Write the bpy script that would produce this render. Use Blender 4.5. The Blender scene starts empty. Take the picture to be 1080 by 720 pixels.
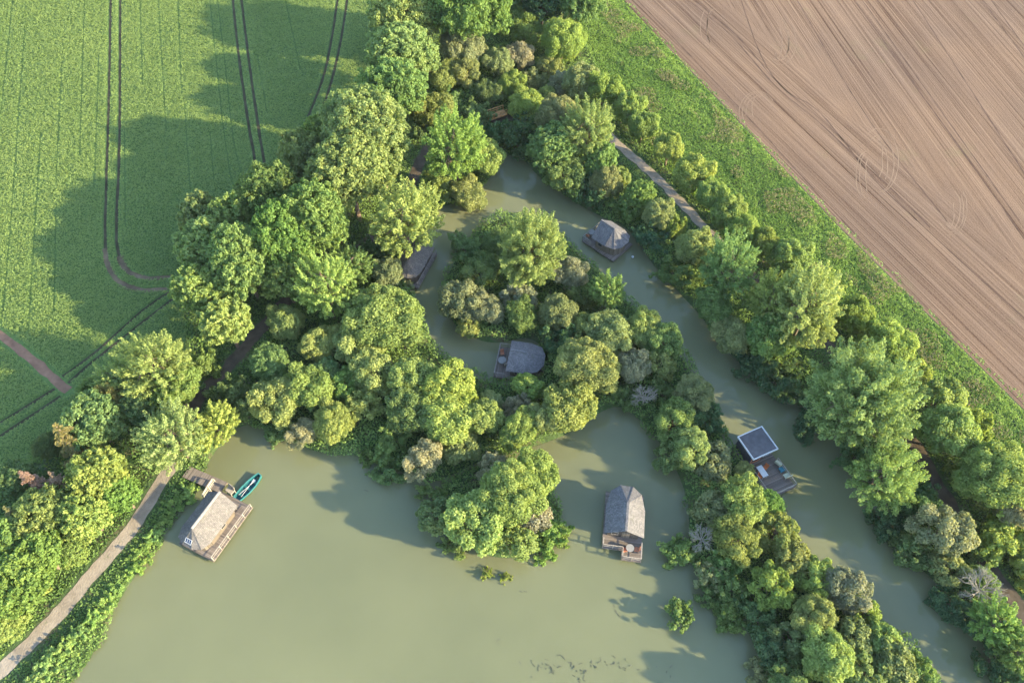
import bpy, bmesh, math, random
import numpy as np
from mathutils import Vector, Matrix

random.seed(7)
rng = np.random.default_rng(11)
scene = bpy.context.scene
COL = scene.collection

# ------------------------------------------------------------------ camera
PITCH = math.radians(55.0)          # below the horizon
CAM_H = 85.0
cam_d = bpy.data.cameras.new("camera")
cam_d.sensor_fit = 'HORIZONTAL'
cam_d.sensor_width = 36.0
cam_d.lens = 36.0 * 800.0 / 1080.0
cam_d.clip_start = 1.0
cam_d.clip_end = 9000.0
cam = bpy.data.objects.new("camera", cam_d)
COL.objects.link(cam)
cam.location = (0, 0, CAM_H)
cam.rotation_euler = (math.pi / 2 - PITCH, 0, 0)
scene.camera = cam

# ------------------------------------------------------------------ light
SUN_EL = math.radians(19.5)
SDX, SDY = 0.96, -0.28              # ground direction towards the sun
world = bpy.data.worlds.new("World")
scene.world = world
world.use_nodes = True
wn = world.node_tree
for n in list(wn.nodes): wn.nodes.remove(n)
sky = wn.nodes.new('ShaderNodeTexSky')
sky.sky_type = 'NISHITA'
sky.sun_disc = False
sky.sun_elevation = SUN_EL
sky.sun_rotation = math.atan2(SDX, SDY)
sky.air_density = 1.0
sky.dust_density = 0.6
sky.ozone_density = 1.0
bg = wn.nodes.new('ShaderNodeBackground')
bg.inputs['Strength'].default_value = 0.15
wo = wn.nodes.new('ShaderNodeOutputWorld')
wn.links.new(sky.outputs[0], bg.inputs[0]); wn.links.new(bg.outputs[0], wo.inputs[0])
sun_d = bpy.data.lights.new("sun", 'SUN')
sun_d.energy = 3.5
sun_d.angle = math.radians(0.9)
sun_d.color = (1.0, 0.82, 0.48)
sun = bpy.data.objects.new("sun", sun_d)
COL.objects.link(sun)
sdir = Vector((SDX * math.cos(SUN_EL), SDY * math.cos(SUN_EL), math.sin(SUN_EL)))
sun.rotation_euler = sdir.to_track_quat('Z', 'Y').to_euler()
sun.location = (60, -20, 60)
scene.view_settings.view_transform = 'Standard'
scene.view_settings.look = 'None'
scene.view_settings.exposure = 2.38
scene.view_settings.gamma = 1.0
scene.view_settings.use_curve_mapping = False
scene.render.engine = 'CYCLES'
scene.cycles.max_bounces = 6
scene.cycles.diffuse_bounces = 3
scene.cycles.glossy_bounces = 2
scene.cycles.transmission_bounces = 3
scene.cycles.use_adaptive_sampling = True

# ------------------------------------------------------------------ helpers
def at(px, py, z=0.0):
    """point of the place seen at photo pixel (1080 x 720 frame) lying at height z"""
    u = (px - 540) / 800.0; v = (360 - py) / 800.0
    c, s = math.cos(PITCH), math.sin(PITCH)
    d = (u, c + v * s, -s + v * c)
    t = (z - CAM_H) / d[2]
    return Vector((d[0] * t, d[1] * t, z))
def depth(px, py, z=0.0):
    v = (360 - py) / 800.0
    return (z - CAM_H) / (-math.sin(PITCH) + v * math.cos(PITCH))
def P2(pts, z=0.0):
    return np.array([at(x, y, z)[:2] for x, y in pts])

def link(o, parent=None):
    COL.objects.link(o)
    if parent is not None: o.parent = parent
    return o
def tag(o, label=None, cat=None, group=None, kind=None):
    if label: o["label"] = label
    if cat: o["category"] = cat
    if group: o["group"] = group
    if kind: o["kind"] = kind
    return o
def empty(name, loc, rz=0.0, scale=None):
    o = bpy.data.objects.new(name, None)
    o.empty_display_size = 0.5
    o.location = loc; o.rotation_euler = (0, 0, rz)
    if scale: o.scale = scale
    return link(o)
def mesh_obj(name, verts, faces, mat=None, parent=None, smooth=False):
    me = bpy.data.meshes.new(name)
    me.from_pydata([tuple(v) for v in verts], [], faces)
    me.update()
    if mat: me.materials.append(mat)
    if smooth:
        for p in me.polygons: p.use_smooth = True
    return link(bpy.data.objects.new(name, me), parent)

class MB:
    """collects boxes, bars, prisms and lathes; build() links them as ONE mesh"""
    def __init__(s): s.v = []; s.f = []
    def add(s, vs, fs):
        b = len(s.v); s.v += [tuple(v) for v in vs]; s.f += [tuple(b + i for i in f) for f in fs]
    def box(s, x0, x1, y0, y1, z0, z1):
        vs = [(x, y, z) for z in (z0, z1) for x, y in ((x0, y0), (x1, y0), (x1, y1), (x0, y1))]
        s.add(vs, [(3, 2, 1, 0), (4, 5, 6, 7), (0, 1, 5, 4), (1, 2, 6, 5), (2, 3, 7, 6), (3, 0, 4, 7)])
    def bar(s, a, b, w, h=None, n=4):
        a = Vector(a); b = Vector(b); h = h or w
        d = (b - a).normalized()
        up = Vector((0, 0, 1)) if abs(d.z) < .95 else Vector((1, 0, 0))
        r = d.cross(up).normalized(); u = r.cross(d).normalized()
        if n == 4: offs = [(-.5, -.5), (.5, -.5), (.5, .5), (-.5, .5)]
        else: offs = [(.5 * math.cos(2 * math.pi * k / n), .5 * math.sin(2 * math.pi * k / n)) for k in range(n)]
        vs = [p + r * ox * w + u * oy * h for p in (a, b) for ox, oy in offs]
        m = len(offs)
        s.add(vs, [tuple(range(m))[::-1], tuple(range(m, 2 * m))] + [(k, (k + 1) % m, m + (k + 1) % m, m + k) for k in range(m)])
    def cone(s, a, b, ra, rb, n=7):
        a = Vector(a); b = Vector(b); d = (b - a).normalized()
        up = Vector((0, 0, 1)) if abs(d.z) < .95 else Vector((1, 0, 0))
        r = d.cross(up).normalized(); u = r.cross(d).normalized()
        vs = [p + (r * math.cos(2 * math.pi * k / n) + u * math.sin(2 * math.pi * k / n)) * q for p, q in ((a, ra), (b, rb)) for k in range(n)]
        s.add(vs, [tuple(range(n))[::-1], tuple(range(n, 2 * n))] + [(k, (k + 1) % n, n + (k + 1) % n, n + k) for k in range(n)])
    def prism(s, poly, z0, z1):
        n = len(poly)
        vs = [(x, y, z0) for x, y in poly] + [(x, y, z1) for x, y in poly]
        s.add(vs, [tuple(range(n))[::-1], tuple(range(n, 2 * n))] + [(k, (k + 1) % n, n + (k + 1) % n, n + k) for k in range(n)])
    def build(s, name, mat, parent=None, smooth=False, bevel=0):
        o = mesh_obj(name, s.v, s.f, mat, parent, smooth)
        if bevel:
            m = o.modifiers.new("bevel", 'BEVEL'); m.width = bevel; m.segments = 1; m.limit_method = 'ANGLE'
        return o

# ------------------------------------------------------------------ materials
class NT:
    def __init__(s, name):
        s.m = bpy.data.materials.new(name); s.m.use_nodes = True
        s.t = s.m.node_tree
        for n in list(s.t.nodes): s.t.nodes.remove(n)
        s.out = s.t.nodes.new('ShaderNodeOutputMaterial')
    def n(s, typ, **kw):
        nd = s.t.nodes.new(typ)
        for k, v in kw.items():
            if k in nd.inputs.keys() if isinstance(k, str) else False: pass
            setattr(nd, k, v)
        return nd
    def l(s, a, b): s.t.links.new(a, b)
    def val(s, sock, v):
        if hasattr(v, 'links') or isinstance(v, bpy.types.NodeSocket): s.l(v, sock)
        else: sock.default_value = v
    def math(s, op, a, b=0.0, clamp=False):
        nd = s.n('ShaderNodeMath', operation=op, use_clamp=clamp)
        s.val(nd.inputs[0], a); s.val(nd.inputs[1], b); return nd.outputs[0]
    def mix(s, fac, a, b, blend='MIX'):
        nd = s.n('ShaderNodeMix', data_type='RGBA', blend_type=blend)
        s.val(nd.inputs[0], fac)
        for sock, v in ((nd.inputs[6], a), (nd.inputs[7], b)):
            if isinstance(v, tuple): v = v if len(v) == 4 else (*v, 1)
            s.val(sock, v)
        return nd.outputs[2]
    def pos(s): return s.n('ShaderNodeNewGeometry').outputs['Position']
    def objco(s): return s.n('ShaderNodeTexCoord').outputs['Object']
    def mapping(s, vec, loc=(0, 0, 0), rot=(0, 0, 0), scale=(1, 1, 1)):
        nd = s.n('ShaderNodeMapping')
        s.l(vec, nd.inputs[0]); nd.inputs[1].default_value = loc; nd.inputs[2].default_value = rot; nd.inputs[3].default_value = scale
        return nd.outputs[0]
    def noise(s, vec, scale, detail=3, rough=.55):
        nd = s.n('ShaderNodeTexNoise')
        s.l(vec, nd.inputs['Vector']); nd.inputs['Scale'].default_value = scale
        nd.inputs['Detail'].default_value = detail; nd.inputs['Roughness'].default_value = rough
        return nd.outputs[0]
    def ramp(s, fac, stops):
        nd = s.n('ShaderNodeValToRGB')
        while len(nd.color_ramp.elements) < len(stops): nd.color_ramp.elements.new(0.5)
        for e, (p, c) in zip(nd.color_ramp.elements, stops):
            e.position = p; e.color = c if len(c) == 4 else (*c, 1)
        s.l(fac, nd.inputs[0]); return nd.outputs[0]
    def principled(s, col, rough=.8, bump=None, dist=.05, strength=1.0, spec=.3, metal=0.0):
        p = s.n('ShaderNodeBsdfPrincipled')
        if isinstance(col, tuple): col = (*col, 1) if len(col) == 3 else col
        s.val(p.inputs['Base Color'], col); s.val(p.inputs['Roughness'], rough)
        p.inputs['Specular IOR Level'].default_value = spec; p.inputs['Metallic'].default_value = metal
        if bump is not None:
            b = s.n('ShaderNodeBump'); b.inputs['Distance'].default_value = dist; b.inputs['Strength'].default_value = strength
            s.l(bump, b.inputs['Height']); s.l(b.outputs[0], p.inputs['Normal'])
        s.l(p.outputs[0], s.out.inputs[0]); s.p = p
        return s.m

def plain(name, col, rough=.7, var=.25, scale=6.0, spec=.3, metal=0.0, bump=.01):
    k = NT(name); c = k.objco(); f = k.noise(c, scale, 4)
    a = tuple(x * (1 - var) for x in col); b = tuple(min(1, x * (1 + var)) for x in col)
    return k.principled(k.ramp(f, [(.3, a), (.7, b)]), rough, f, bump, 1, spec, metal)

def leaf_material(name, k_tr=.42):
    """leaf colour = the object's own colour, varied leaf by leaf by the mesh attribute 'tint'"""
    k = NT(name)
    oi = k.n('ShaderNodeObjectInfo')
    a = k.n('ShaderNodeAttribute', attribute_name='tint')
    t = a.outputs['Fac']
    c1 = k.mix(1.0, oi.outputs['Color'], (.70, .78, .76), 'MULTIPLY')
    c2 = k.mix(1.0, oi.outputs['Color'], (1.36, 1.25, 1.20), 'MULTIPLY')
    c = k.mix(t, c1, c2)
    k.principled(c, .6, spec=.10)
    tr = k.n('ShaderNodeBsdfTranslucent'); k.l(k.mix(1.0, c, (1.25, 1.2, .7), 'MULTIPLY'), tr.inputs[0])
    ms = k.n('ShaderNodeMixShader'); ms.inputs[0].default_value = k_tr
    k.l(k.p.outputs[0], ms.inputs[1]); k.l(tr.outputs[0], ms.inputs[2]); k.l(ms.outputs[0], k.out.inputs[0])
    return k.m
M_LEAF = leaf_material("leaves")
M_GRASS = leaf_material("grass_blades", .3)
M_BARK = plain("bark", (.16, .12, .09), .9, .35, 5)
M_TWIG = plain("dead_twigs", (.27, .25, .20), .9, .2, 4)

def wood_mat(name, col, plank=.16, axis=0, var=.3, rough=.8):
    k = NT(name); c = k.objco()
    sx = k.n('ShaderNodeSeparateXYZ'); k.l(c, sx.inputs[0])
    q = k.math('DIVIDE', sx.outputs[axis], plank)
    fl = k.math('FLOOR', q); fr = k.math('FRACT', q)
    wn_ = k.n('ShaderNodeTexWhiteNoise', noise_dimensions='1D'); k.l(fl, wn_.inputs['W'])
    nz = k.noise(k.mapping(c, scale=(1.2, 6, 6) if axis else (6, 1.2, 6)), 1.5, 4)
    f = k.math('ADD', k.math('MULTIPLY', wn_.outputs[0], .55), k.math('MULTIPLY', nz, .45))
    a = tuple(x * (1 - var) for x in col); b = tuple(min(1, x * (1 + var)) for x in col)
    cc = k.ramp(f, [(.2, a), (.8, b)])
    gap = k.math('LESS_THAN', fr, .09)
    cc = k.mix(gap, cc, tuple(x * .25 for x in col))
    return k.principled(cc, rough, k.math('SUBTRACT', f, gap), .015)

def shingle_mat(name, col, var=.3):
    k = NT(name); c = k.objco()
    br = k.n('ShaderNodeTexBrick'); k.l(k.mapping(c, scale=(1, 1, 1)), br.inputs[0])
    br.inputs['Scale'].default_value = 1.0
    br.inputs['Brick Width'].default_value = .17; br.inputs['Row Height'].default_value = .13
    br.inputs['Mortar Size'].default_value = .012
    a = tuple(x * (1 - var) for x in col); b = tuple(min(1, x * (1 + var)) for x in col)
    br.inputs['Color1'].default_value = (*a, 1); br.inputs['Color2'].default_value = (*b, 1)
    br.inputs['Mortar'].default_value = (*[x * .45 for x in col], 1)
    nz = k.noise(c, 1.3, 5, .65); nf = k.noise(c, 14, 2)
    cc = k.mix(.75, br.outputs[0], k.ramp(nz, [(.3, (.72, .72, .75)), (.7, (1.2, 1.18, 1.12))]), 'MULTIPLY')
    moss = k.ramp(k.noise(c, .8, 4), [(.58, (0, 0, 0)), (.75, (.45, .45, .45))])
    cc = k.mix(moss, cc, (col[0] * .6, col[1] * .66, col[2] * .42))
    return k.principled(cc, .85, k.math('ADD', br.outputs[1], k.math('MULTIPLY', nf, -1.0)), .03, 1, .2)

# ------------------------------------------------------------------ outlines of the place (traced, then laid on the ground)
def chaikin(p, n=2):
    p = np.array(p, float)
    for _ in range(n):
        q = np.roll(p, -1, 0)
        p = np.stack([p * .75 + q * .25, p * .25 + q * .75], 1).reshape(-1, 2)
    return p
W_PX1 = [(85, 715), (108, 668), (130, 625), (158, 585), (186, 540), (206, 512), (230, 470), (252, 447), (285, 450), (308, 468),
         (340, 478), (378, 482), (400, 478), (425, 500), (455, 510), (482, 498), (512, 482), (560, 472), (600, 458), (638, 430), (660, 428),
         (690, 458), (717, 500), (728, 540), (724, 588), (748, 630), (782, 650), (800, 690), (812, 735)]
W_PX2 = [(1000, 735), (978, 705), (935, 660), (890, 622), (850, 596), (822, 545), (800, 515), (772, 482), (752, 440),
         (738, 405), (715, 372), (690, 345), (664, 322), (640, 294), (606, 266), (582, 236), (558, 228), (520, 230), (490, 258), (466, 300),
         (474, 340), (505, 360), (528, 362), (556, 354), (574, 366), (576, 398), (545, 408), (500, 400), (468, 383), (450, 350), (440, 318), (424, 296), (420, 272), (448, 240),
         (440, 226), (470, 218), (498, 204), (522, 184), (528, 164), (550, 164), (566, 186), (604, 212), (628, 226), (664, 240),
         (684, 274), (706, 298), (742, 336), (768, 372), (802, 402), (842, 424), (872, 446), (902, 494), (938, 545), (962, 592), (1004, 628),
         (1034, 674), (1062, 718)]
pond = np.concatenate([P2(W_PX1), [[30, 4], [46, 4]], P2(W_PX2), [[62, 4], [66, -30], [-56, -30], [-56, 6]]])
POND = chaikin(pond, 2)
ISLET = chaikin(P2([(452, 540), (470, 510), (500, 492), (540, 485), (575, 500), (592, 540), (590, 575), (560, 585), (525, 590), (490, 575), (462, 562)]), 2)
ISLET2 = chaikin(P2([(705, 640), (718, 632), (730, 640), (728, 654), (714, 657), (705, 650)]), 2)
def inside(poly, pts):
    x, y = pts[:, 0], pts[:, 1]; r = np.zeros(len(pts), bool)
    x1, y1 = poly[:, 0], poly[:, 1]; x2, y2 = np.roll(x1, -1), np.roll(y1, -1)
    for a, b, c, d in zip(x1, y1, x2, y2):
        if b == d: continue
        k = (b > y) != (d > y)
        r ^= k & (x < (c - a) * (y - b) / (d - b) + a)
    return r
def seg_dist(pts, line, closed=False):
    best = np.full(len(pts), 1e9)
    n = len(line)
    for i in range(n if closed else n - 1):
        a = line[i]; b = line[(i + 1) % n]; ab = b - a; L = max((ab ** 2).sum(), 1e-9)
        t = np.clip(((pts - a) @ ab) / L, 0, 1)
        d = ((pts - a - t[:, None] * ab) ** 2).sum(1)
        np.minimum(best, d, out=best)
    return np.sqrt(best)
def shore(pts):
    """signed distance to the water's edge, positive on land"""
    d = seg_dist(pts, POND, True); d = np.where(inside(POND, pts), -d, d)
    for isl in (ISLET, ISLET2):
        e = seg_dist(pts, isl, True); e = np.where(inside(isl, pts), e, -e)
        d = np.maximum(d, e)
    return d
LAND = 0.6
def ground_z(d):
    return np.clip(np.where(d > 0, d * .45, d * .5), -1.4, LAND)

def smooth_line(pts, step=1.0):
    p = np.array(pts, float)
    if len(p) > 2:
        q = [p[0]]
        for i in range(len(p) - 1):
            a = p[max(i - 1, 0)]; b = p[i]; c = p[i + 1]; d = p[min(i + 2, len(p) - 1)]
            m = max(2, int(np.linalg.norm(c - b) / step))
            for k in range(1, m + 1):
                t = k / m
                q.append(.5 * ((2 * b) + (c - a) * t + (2 * a - 5 * b + 4 * c - d) * t * t + (3 * b - a - 3 * c + d) * t ** 3))
        return np.array(q)
    m = max(2, int(np.linalg.norm(p[1] - p[0]) / step))
    return p[0] + (p[1] - p[0]) * np.linspace(0, 1, m + 1)[:, None]
def strip_mesh(lines, width, z, jit=.1):
    V, Fc = [], []
    for ln in lines:
        d = np.gradient(ln, axis=0); d /= np.linalg.norm(d, axis=1)[:, None] + 1e-9
        nrm = np.stack([-d[:, 1], d[:, 0]], 1)
        w = width / 2 * (1 + rng.uniform(-jit, jit, (len(ln), 2)))
        b = len(V)
        for p, n_, ww in zip(ln, nrm, w):
            V.append((*(p - n_ * ww[0]), z)); V.append((*(p + n_ * ww[1]), z))
        for i in range(len(ln) - 1):
            Fc.append((b + 2 * i, b + 2 * i + 2, b + 2 * i + 3, b + 2 * i + 1))
    return V, Fc

# ------------------------------------------------------------------ ground, one sheet to the horizon
def axis_coords(a, b, step):
    core = np.arange(a, b + .01, step); far = []
    s, x = step, 0
    while x < 3500: s *= 1.45; x += s; far.append(x)
    far = np.array(far)
    return np.concatenate([(a - far)[::-1], core, b + far])
gx = axis_coords(-110, 110, .8); gy = axis_coords(-32, 160, .8)
GX, GY = np.meshgrid(gx, gy)
gp = np.stack([GX.ravel(), GY.ravel()], 1)
near = (np.abs(gp[:, 0]) < 112) & (gp[:, 1] > -34) & (gp[:, 1] < 165)
gd = np.full(len(gp), 50.0); gd[near] = shore(gp[near])
gz = ground_z(gd)
nxg, nyg = len(gx), len(gy)
idx = np.arange(nxg * nyg).reshape(nyg, nxg)
quads = np.stack([idx[:-1, :-1], idx[:-1, 1:], idx[1:, 1:], idx[1:, :-1]], -1).reshape(-1, 4)
def np_mesh(name, V, Q, mat):
    me = bpy.data.meshes.new(name)
    n = len(Q); kk = Q.shape[1]
    me.vertices.add(len(V)); me.vertices.foreach_set('co', np.ascontiguousarray(V, np.float32).ravel())
    me.loops.add(n * kk); me.loops.foreach_set('vertex_index', np.ascontiguousarray(Q, np.int32).ravel())
    me.polygons.add(n); me.polygons.foreach_set('loop_start', np.arange(0, n * kk, kk, dtype=np.int32))
    me.update(calc_edges=True); me.validate()
    me.materials.append(mat)
    return me
k = NT("woodland_floor"); c = k.pos()
f = k.noise(c, .35, 5); f2 = k.noise(c, 3.0, 3)
col = k.ramp(k.math('ADD', k.math('MULTIPLY', f, .6), k.math('MULTIPLY', f2, .4)), [(.35, (.035, .06, .02)), (.5, (.055, .095, .03)), (.62, (.09, .085, .045))])
M_FLOOR = k.principled(col, .95, f2, .15)
ground = link(bpy.data.objects.new("ground", np_mesh("ground", np.stack([gp[:, 0], gp[:, 1], gz], 1), quads, M_FLOOR)))
for p in ground.data.polygons: p.use_smooth = True
tag(ground, "dark grassy woodland floor around the ponds", kind="structure")

# water: murky, so that light scatters back out of it; a smooth surface over it
k = NT("pond_water"); c = k.pos()
big = k.noise(c, .05, 3); rip = k.noise(c, 1.6, 2); rip2 = k.noise(c, .25, 2)
wc = k.ramp(big, [(.35, (.146, .158, .090)), (.65, (.172, .182, .102))])
k.principled(wc, .05, k.math('ADD', k.math('MULTIPLY', rip, .12), rip2), .05, .35, .5)
k.p.inputs['IOR'].default_value = 1.333
k.p.inputs['Subsurface Weight'].default_value = 1.0
k.p.inputs['Subsurface Radius'].default_value = (1.0, .9, .7)
k.p.inputs['Subsurface Scale'].default_value = .6
M_WATER = k.m
wx, wy = np.meshgrid(np.linspace(-75, 90, 12), np.linspace(-33, 120, 12))
wi = np.arange(144).reshape(12, 12)
wq = np.stack([wi[:-1, :-1], wi[:-1, 1:], wi[1:, 1:], wi[1:, :-1]], -1).reshape(-1, 4)
water = link(bpy.data.objects.new("water", np_mesh("water", np.stack([wx.ravel(), wy.ravel(), np.zeros(144)], 1), wq, M_WATER)))
tag(water, "murky green pond water", kind="structure")

# crop field on the left
CROP_IN = [(398, -8), (392, 60), (380, 110), (335, 150), (290, 205), (215, 245), (190, 300), (200, 370), (150, 395), (90, 430), (60, 470), (20, 500), (-30, 560)]
CROP = np.concatenate([P2(CROP_IN, LAND), [[-75, 20], [-420, -60], [-420, 420], [-50, 420]]])
k = NT("crop_ground"); c = k.pos()
f = k.noise(c, .15, 4); f2 = k.noise(c, 4, 3)
col = k.ramp(k.math('ADD', k.math('MULTIPLY', f, .5), k.math('MULTIPLY', f2, .5)), [(.35, (.07, .13, .03)), (.65, (.12, .19, .05))])
M_CROPG = k.principled(col, .9, f2, .3)
def poly_sheet(name, poly, z, mat):
    bm = bmesh.new()
    vs = [bm.verts.new((x, y, z)) for x, y in poly]
    fc = bm.faces.new(vs)
    if fc.normal.z < 0: fc.normal_flip()
    bmesh.ops.triangulate(bm, faces=[fc])
    me = bpy.data.meshes.new(name); bm.to_mesh(me); bm.free(); me.materials.append(mat)
    for p in me.polygons:
        pass
    return link(bpy.data.objects.new(name, me))
tag(poly_sheet("crop_field", CROP, LAND + .02, M_CROPG), "soil and low leaves of the green crop field", kind="structure")
TRAM_PX = [[(117, -6), (115, 100), (112, 200), (111, 250), (114, 280), (126, 298), (150, 306), (182, 304)],
           [(127, -6), (126, 150), (123, 230), (124, 262), (131, 282), (150, 293), (182, 292)],
           [(245, -6), (252, 60), (262, 130), (268, 165), (270, 195)], [(254, -6), (262, 60), (272, 130), (281, 185)],
           [(357, -6), (350, 40), (340, 85), (318, 140)], [(367, -6), (360, 40), (350, 85), (332, 138)],
           [(182, 306), (150, 328), (100, 372), (66, 397)], [(184, 314), (140, 348), (90, 388), (72, 404)],
           [(58, 410), (0, 446), (-20, 458)], [(64, 418), (0, 460), (-20, 474)]]
TRAMS = [smooth_line(P2(t, LAND), 1.5) for t in TRAM_PX]
FINE_PX = [[(221, -6), (230, 80), (238, 150), (246, 195), (252, 205)], [(229, -6), (238, 70), (247, 150), (259, 200)], [(90, -6), (85, 165)], [(167, -6), (176, 140)],
           [(148, -6), (151, 90)], [(27, 30), (12, 240), (2, 350)], [(44, 140), (31, 350)], [(66, 70), (60, 190)],
           [(195, 110), (202, 215)], [(300, -6), (317, 75)], [(272, 60), (282, 120)], [(188, -6), (192, 100)], [(15, -6), (2, 120)], [(132, 140), (133, 240)], [(105, 60), (100, 200)], [(222, 140), (226, 190)], [(60, 220), (58, 330)]]
FINES = [smooth_line(P2(t, LAND), 2.0) for t in FINE_PX]
M_TRACK = plain("tramline_shaded_soil", (.055, .050, .030), .95, .35, .9, .1, 0, .05)  # soil with the shade of the standing crop painted into its dark tone
V, Fc = strip_mesh(TRAMS, .44, LAND + .026, .2)
tag(mesh_obj("wheel_track", V, Fc, M_TRACK), "bare soil wheel tracks through the green crop", kind="structure")
M_TURN = plain("turn_soil", (.15, .11, .07), .95, .4, .6, .1, 0, .05)
V, Fc = strip_mesh([smooth_line(P2(t, LAND), 1.0) for t in ([(111, 262), (114, 280), (126, 298), (150, 306), (182, 304)], [(126, 270), (132, 283), (150, 293), (182, 292)])], .8, LAND + .030, .35)
tag(mesh_obj("turning_rut", V, Fc, M_TURN), "brown bare ruts where the tramlines turn in the crop", kind="structure")
PATCH = [smooth_line(P2([(-14, 342), (4, 356), (30, 376), (58, 400), (72, 412)], LAND), 1.0)]
M_PATCH = plain("red_soil", (.20, .115, .075), .95, .3, .8, .1, 0, .05)
V, Fc = strip_mesh(PATCH, 1.25, LAND + .034, .25)
tag(mesh_obj("soil_track", V, Fc, M_PATCH), "short strip of bare reddish soil at the field corner", kind="structure")

# ploughed field on the right
EDGE = np.array([[-31.0, 260], [21.0, 144.0], [49.6, 80.7], [65.8, 47.7], [110, -45]])
PLOUGH = np.concatenate([EDGE, [[600, -45], [600, 500], [-31, 500]]])
k = NT("ploughed_soil"); c = k.pos()
def along(kk, c, dx, dy, scale_along, scale_across):
    s1 = kk.n('ShaderNodeVectorMath', operation='DOT_PRODUCT'); kk.l(c, s1.inputs[0]); s1.inputs[1].default_value = (dx, dy, 0)
    s2 = kk.n('ShaderNodeVectorMath', operation='DOT_PRODUCT'); kk.l(c, s2.inputs[0]); s2.inputs[1].default_value = (-dy, dx, 0)
    cb = kk.n('ShaderNodeCombineXYZ')
    kk.l(kk.math('MULTIPLY', s1.outputs['Value'], scale_along), cb.inputs[0]); kk.l(kk.math('MULTIPLY', s2.outputs['Value'], scale_across), cb.inputs[1])
    return cb.outputs[0]
def furrow(dx, dy):
    a = k.noise(along(k, c, dx, dy, .02, 3.2), 1.0, 4, .75)
    b = k.noise(along(k, c, dx, dy, .006, .55), 1.0, 3, .7)
    return k.math('ADD', k.math('MULTIPLY', a, .66), k.math('MULTIPLY', b, .34))
main = furrow(.16, -.987); head = furrow(.43, -.903)
ed = k.n('ShaderNodeVectorMath', operation='DOT_PRODUCT'); k.l(c, ed.inputs[0]); ed.inputs[1].default_value = (.905, .425, 0)
dist = k.math('SUBTRACT', ed.outputs['Value'], 79.2)
dist = k.math('ADD', dist, k.math('MULTIPLY', k.noise(c, .12, 2), 10.0))
msk = k.math('MULTIPLY', k.math('SUBTRACT', dist, 22.0), .22, True)
fm = k.n('ShaderNodeMix'); k.l(msk, fm.inputs[0]); k.l(head, fm.inputs[2]); k.l(main, fm.inputs[3])
fur = fm.outputs[0]
clod = k.noise(c, 5.0, 3, .7); patch = k.noise(c, .045, 4)
ff = k.math('ADD', k.math('MULTIPLY', fur, .80), k.math('MULTIPLY', clod, .20))
sc_ = k.ramp(ff, [(.405, (.055, .030, .020)), (.475, (.128, .086, .062)), (.55, (.168, .116, .084)), (.66, (.222, .158, .114))])
sc_ = k.mix(1.0, sc_, k.ramp(patch, [(.35, (.90, .90, .92)), (.65, (1.08, 1.05, 1.0))]), 'MULTIPLY')
weed = k.ramp(k.noise(c, .10, 5, .7), [(.60, (0, 0, 0)), (.75, (.35, .35, .35))])
sc_ = k.mix(weed, sc_, (.13, .125, .062))
M_SOIL = k.principled(sc_, .95, ff, .22, .8, .1)
tag(poly_sheet("ploughed_field", PLOUGH, LAND + .02, M_SOIL), "bare brown tilled field with furrow lines", kind="structure")
M_SOILD = plain("dark_soil", (.085, .055, .042), .95, .3, .5, .1, 0, .05)
M_SOILL = plain("pale_soil", (.172, .121, .086), .95, .2, .5, .1, 0, .05)
dark = [[(720, -4), (770, 37), (817, 90), (870, 135), (930, 195), (975, 240), (1085, 340)], [(726, -4), (776, 37), (823, 90), (876, 135), (936, 195), (981, 240)],
        [(780, -4), (803, 60), (830, 97), (863, 117), (920, 187), (967, 233)], [(898, -4), (1067, 233), (1090, 268)], [(906, -4), (1075, 233)],
        [(1033, -4), (1084, 66)], [(1042, -4), (1084, 54)], [(672, 0), (790, 125), (900, 245), (1085, 432)], [(960, -4), (1085, 190)], [(838, -4), (912, 120), (1000, 235)]]
V, Fc = strip_mesh([smooth_line(P2(t, LAND), 2.0) for t in dark], .22, LAND + .026, .5)
tag(mesh_obj("tractor_track", V, Fc, M_SOILD), "dark tractor wheel lines across the brown field", kind="structure")
arcs = []
def arcset(cx, cy, n, rx, ry, a0, a1, sp=5):
    for i in range(n):
        b0, b1 = a0 + random.uniform(-30, 30), a1 + random.uniform(-35, 30); ox, oy = random.uniform(-2, 2), random.uniform(-4, 4)
        arcs.append([(cx + ox + (rx + i * sp + random.uniform(-.6, .6)) * math.cos(math.radians(a)), cy + oy + (ry + i * sp * .8) * math.sin(math.radians(a))) for a in np.linspace(b0, b1, 9)])
arcset(800, 118, 4, 8, 14, 150, 330, 4); arcset(822, 45, 4, 4, 16, -60, 120, 4); arcset(752, 30, 3, 4, 16, 100, 260, 4)
arcset(925, 170, 4, 6, 22, -110, 70, 5); arcset(1002, 222, 4, 4, 16, -60, 120, 5); arcset(915, 185, 3, 4, 20, 100, 250, 4)
V, Fc = strip_mesh([smooth_line(P2(t, LAND), .6) for t in arcs], .15, LAND + .031, .3)
tag(mesh_obj("turning_track", V, Fc, M_SOILL), "pale curved turning marks of the drill on brown soil", kind="structure")

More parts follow.
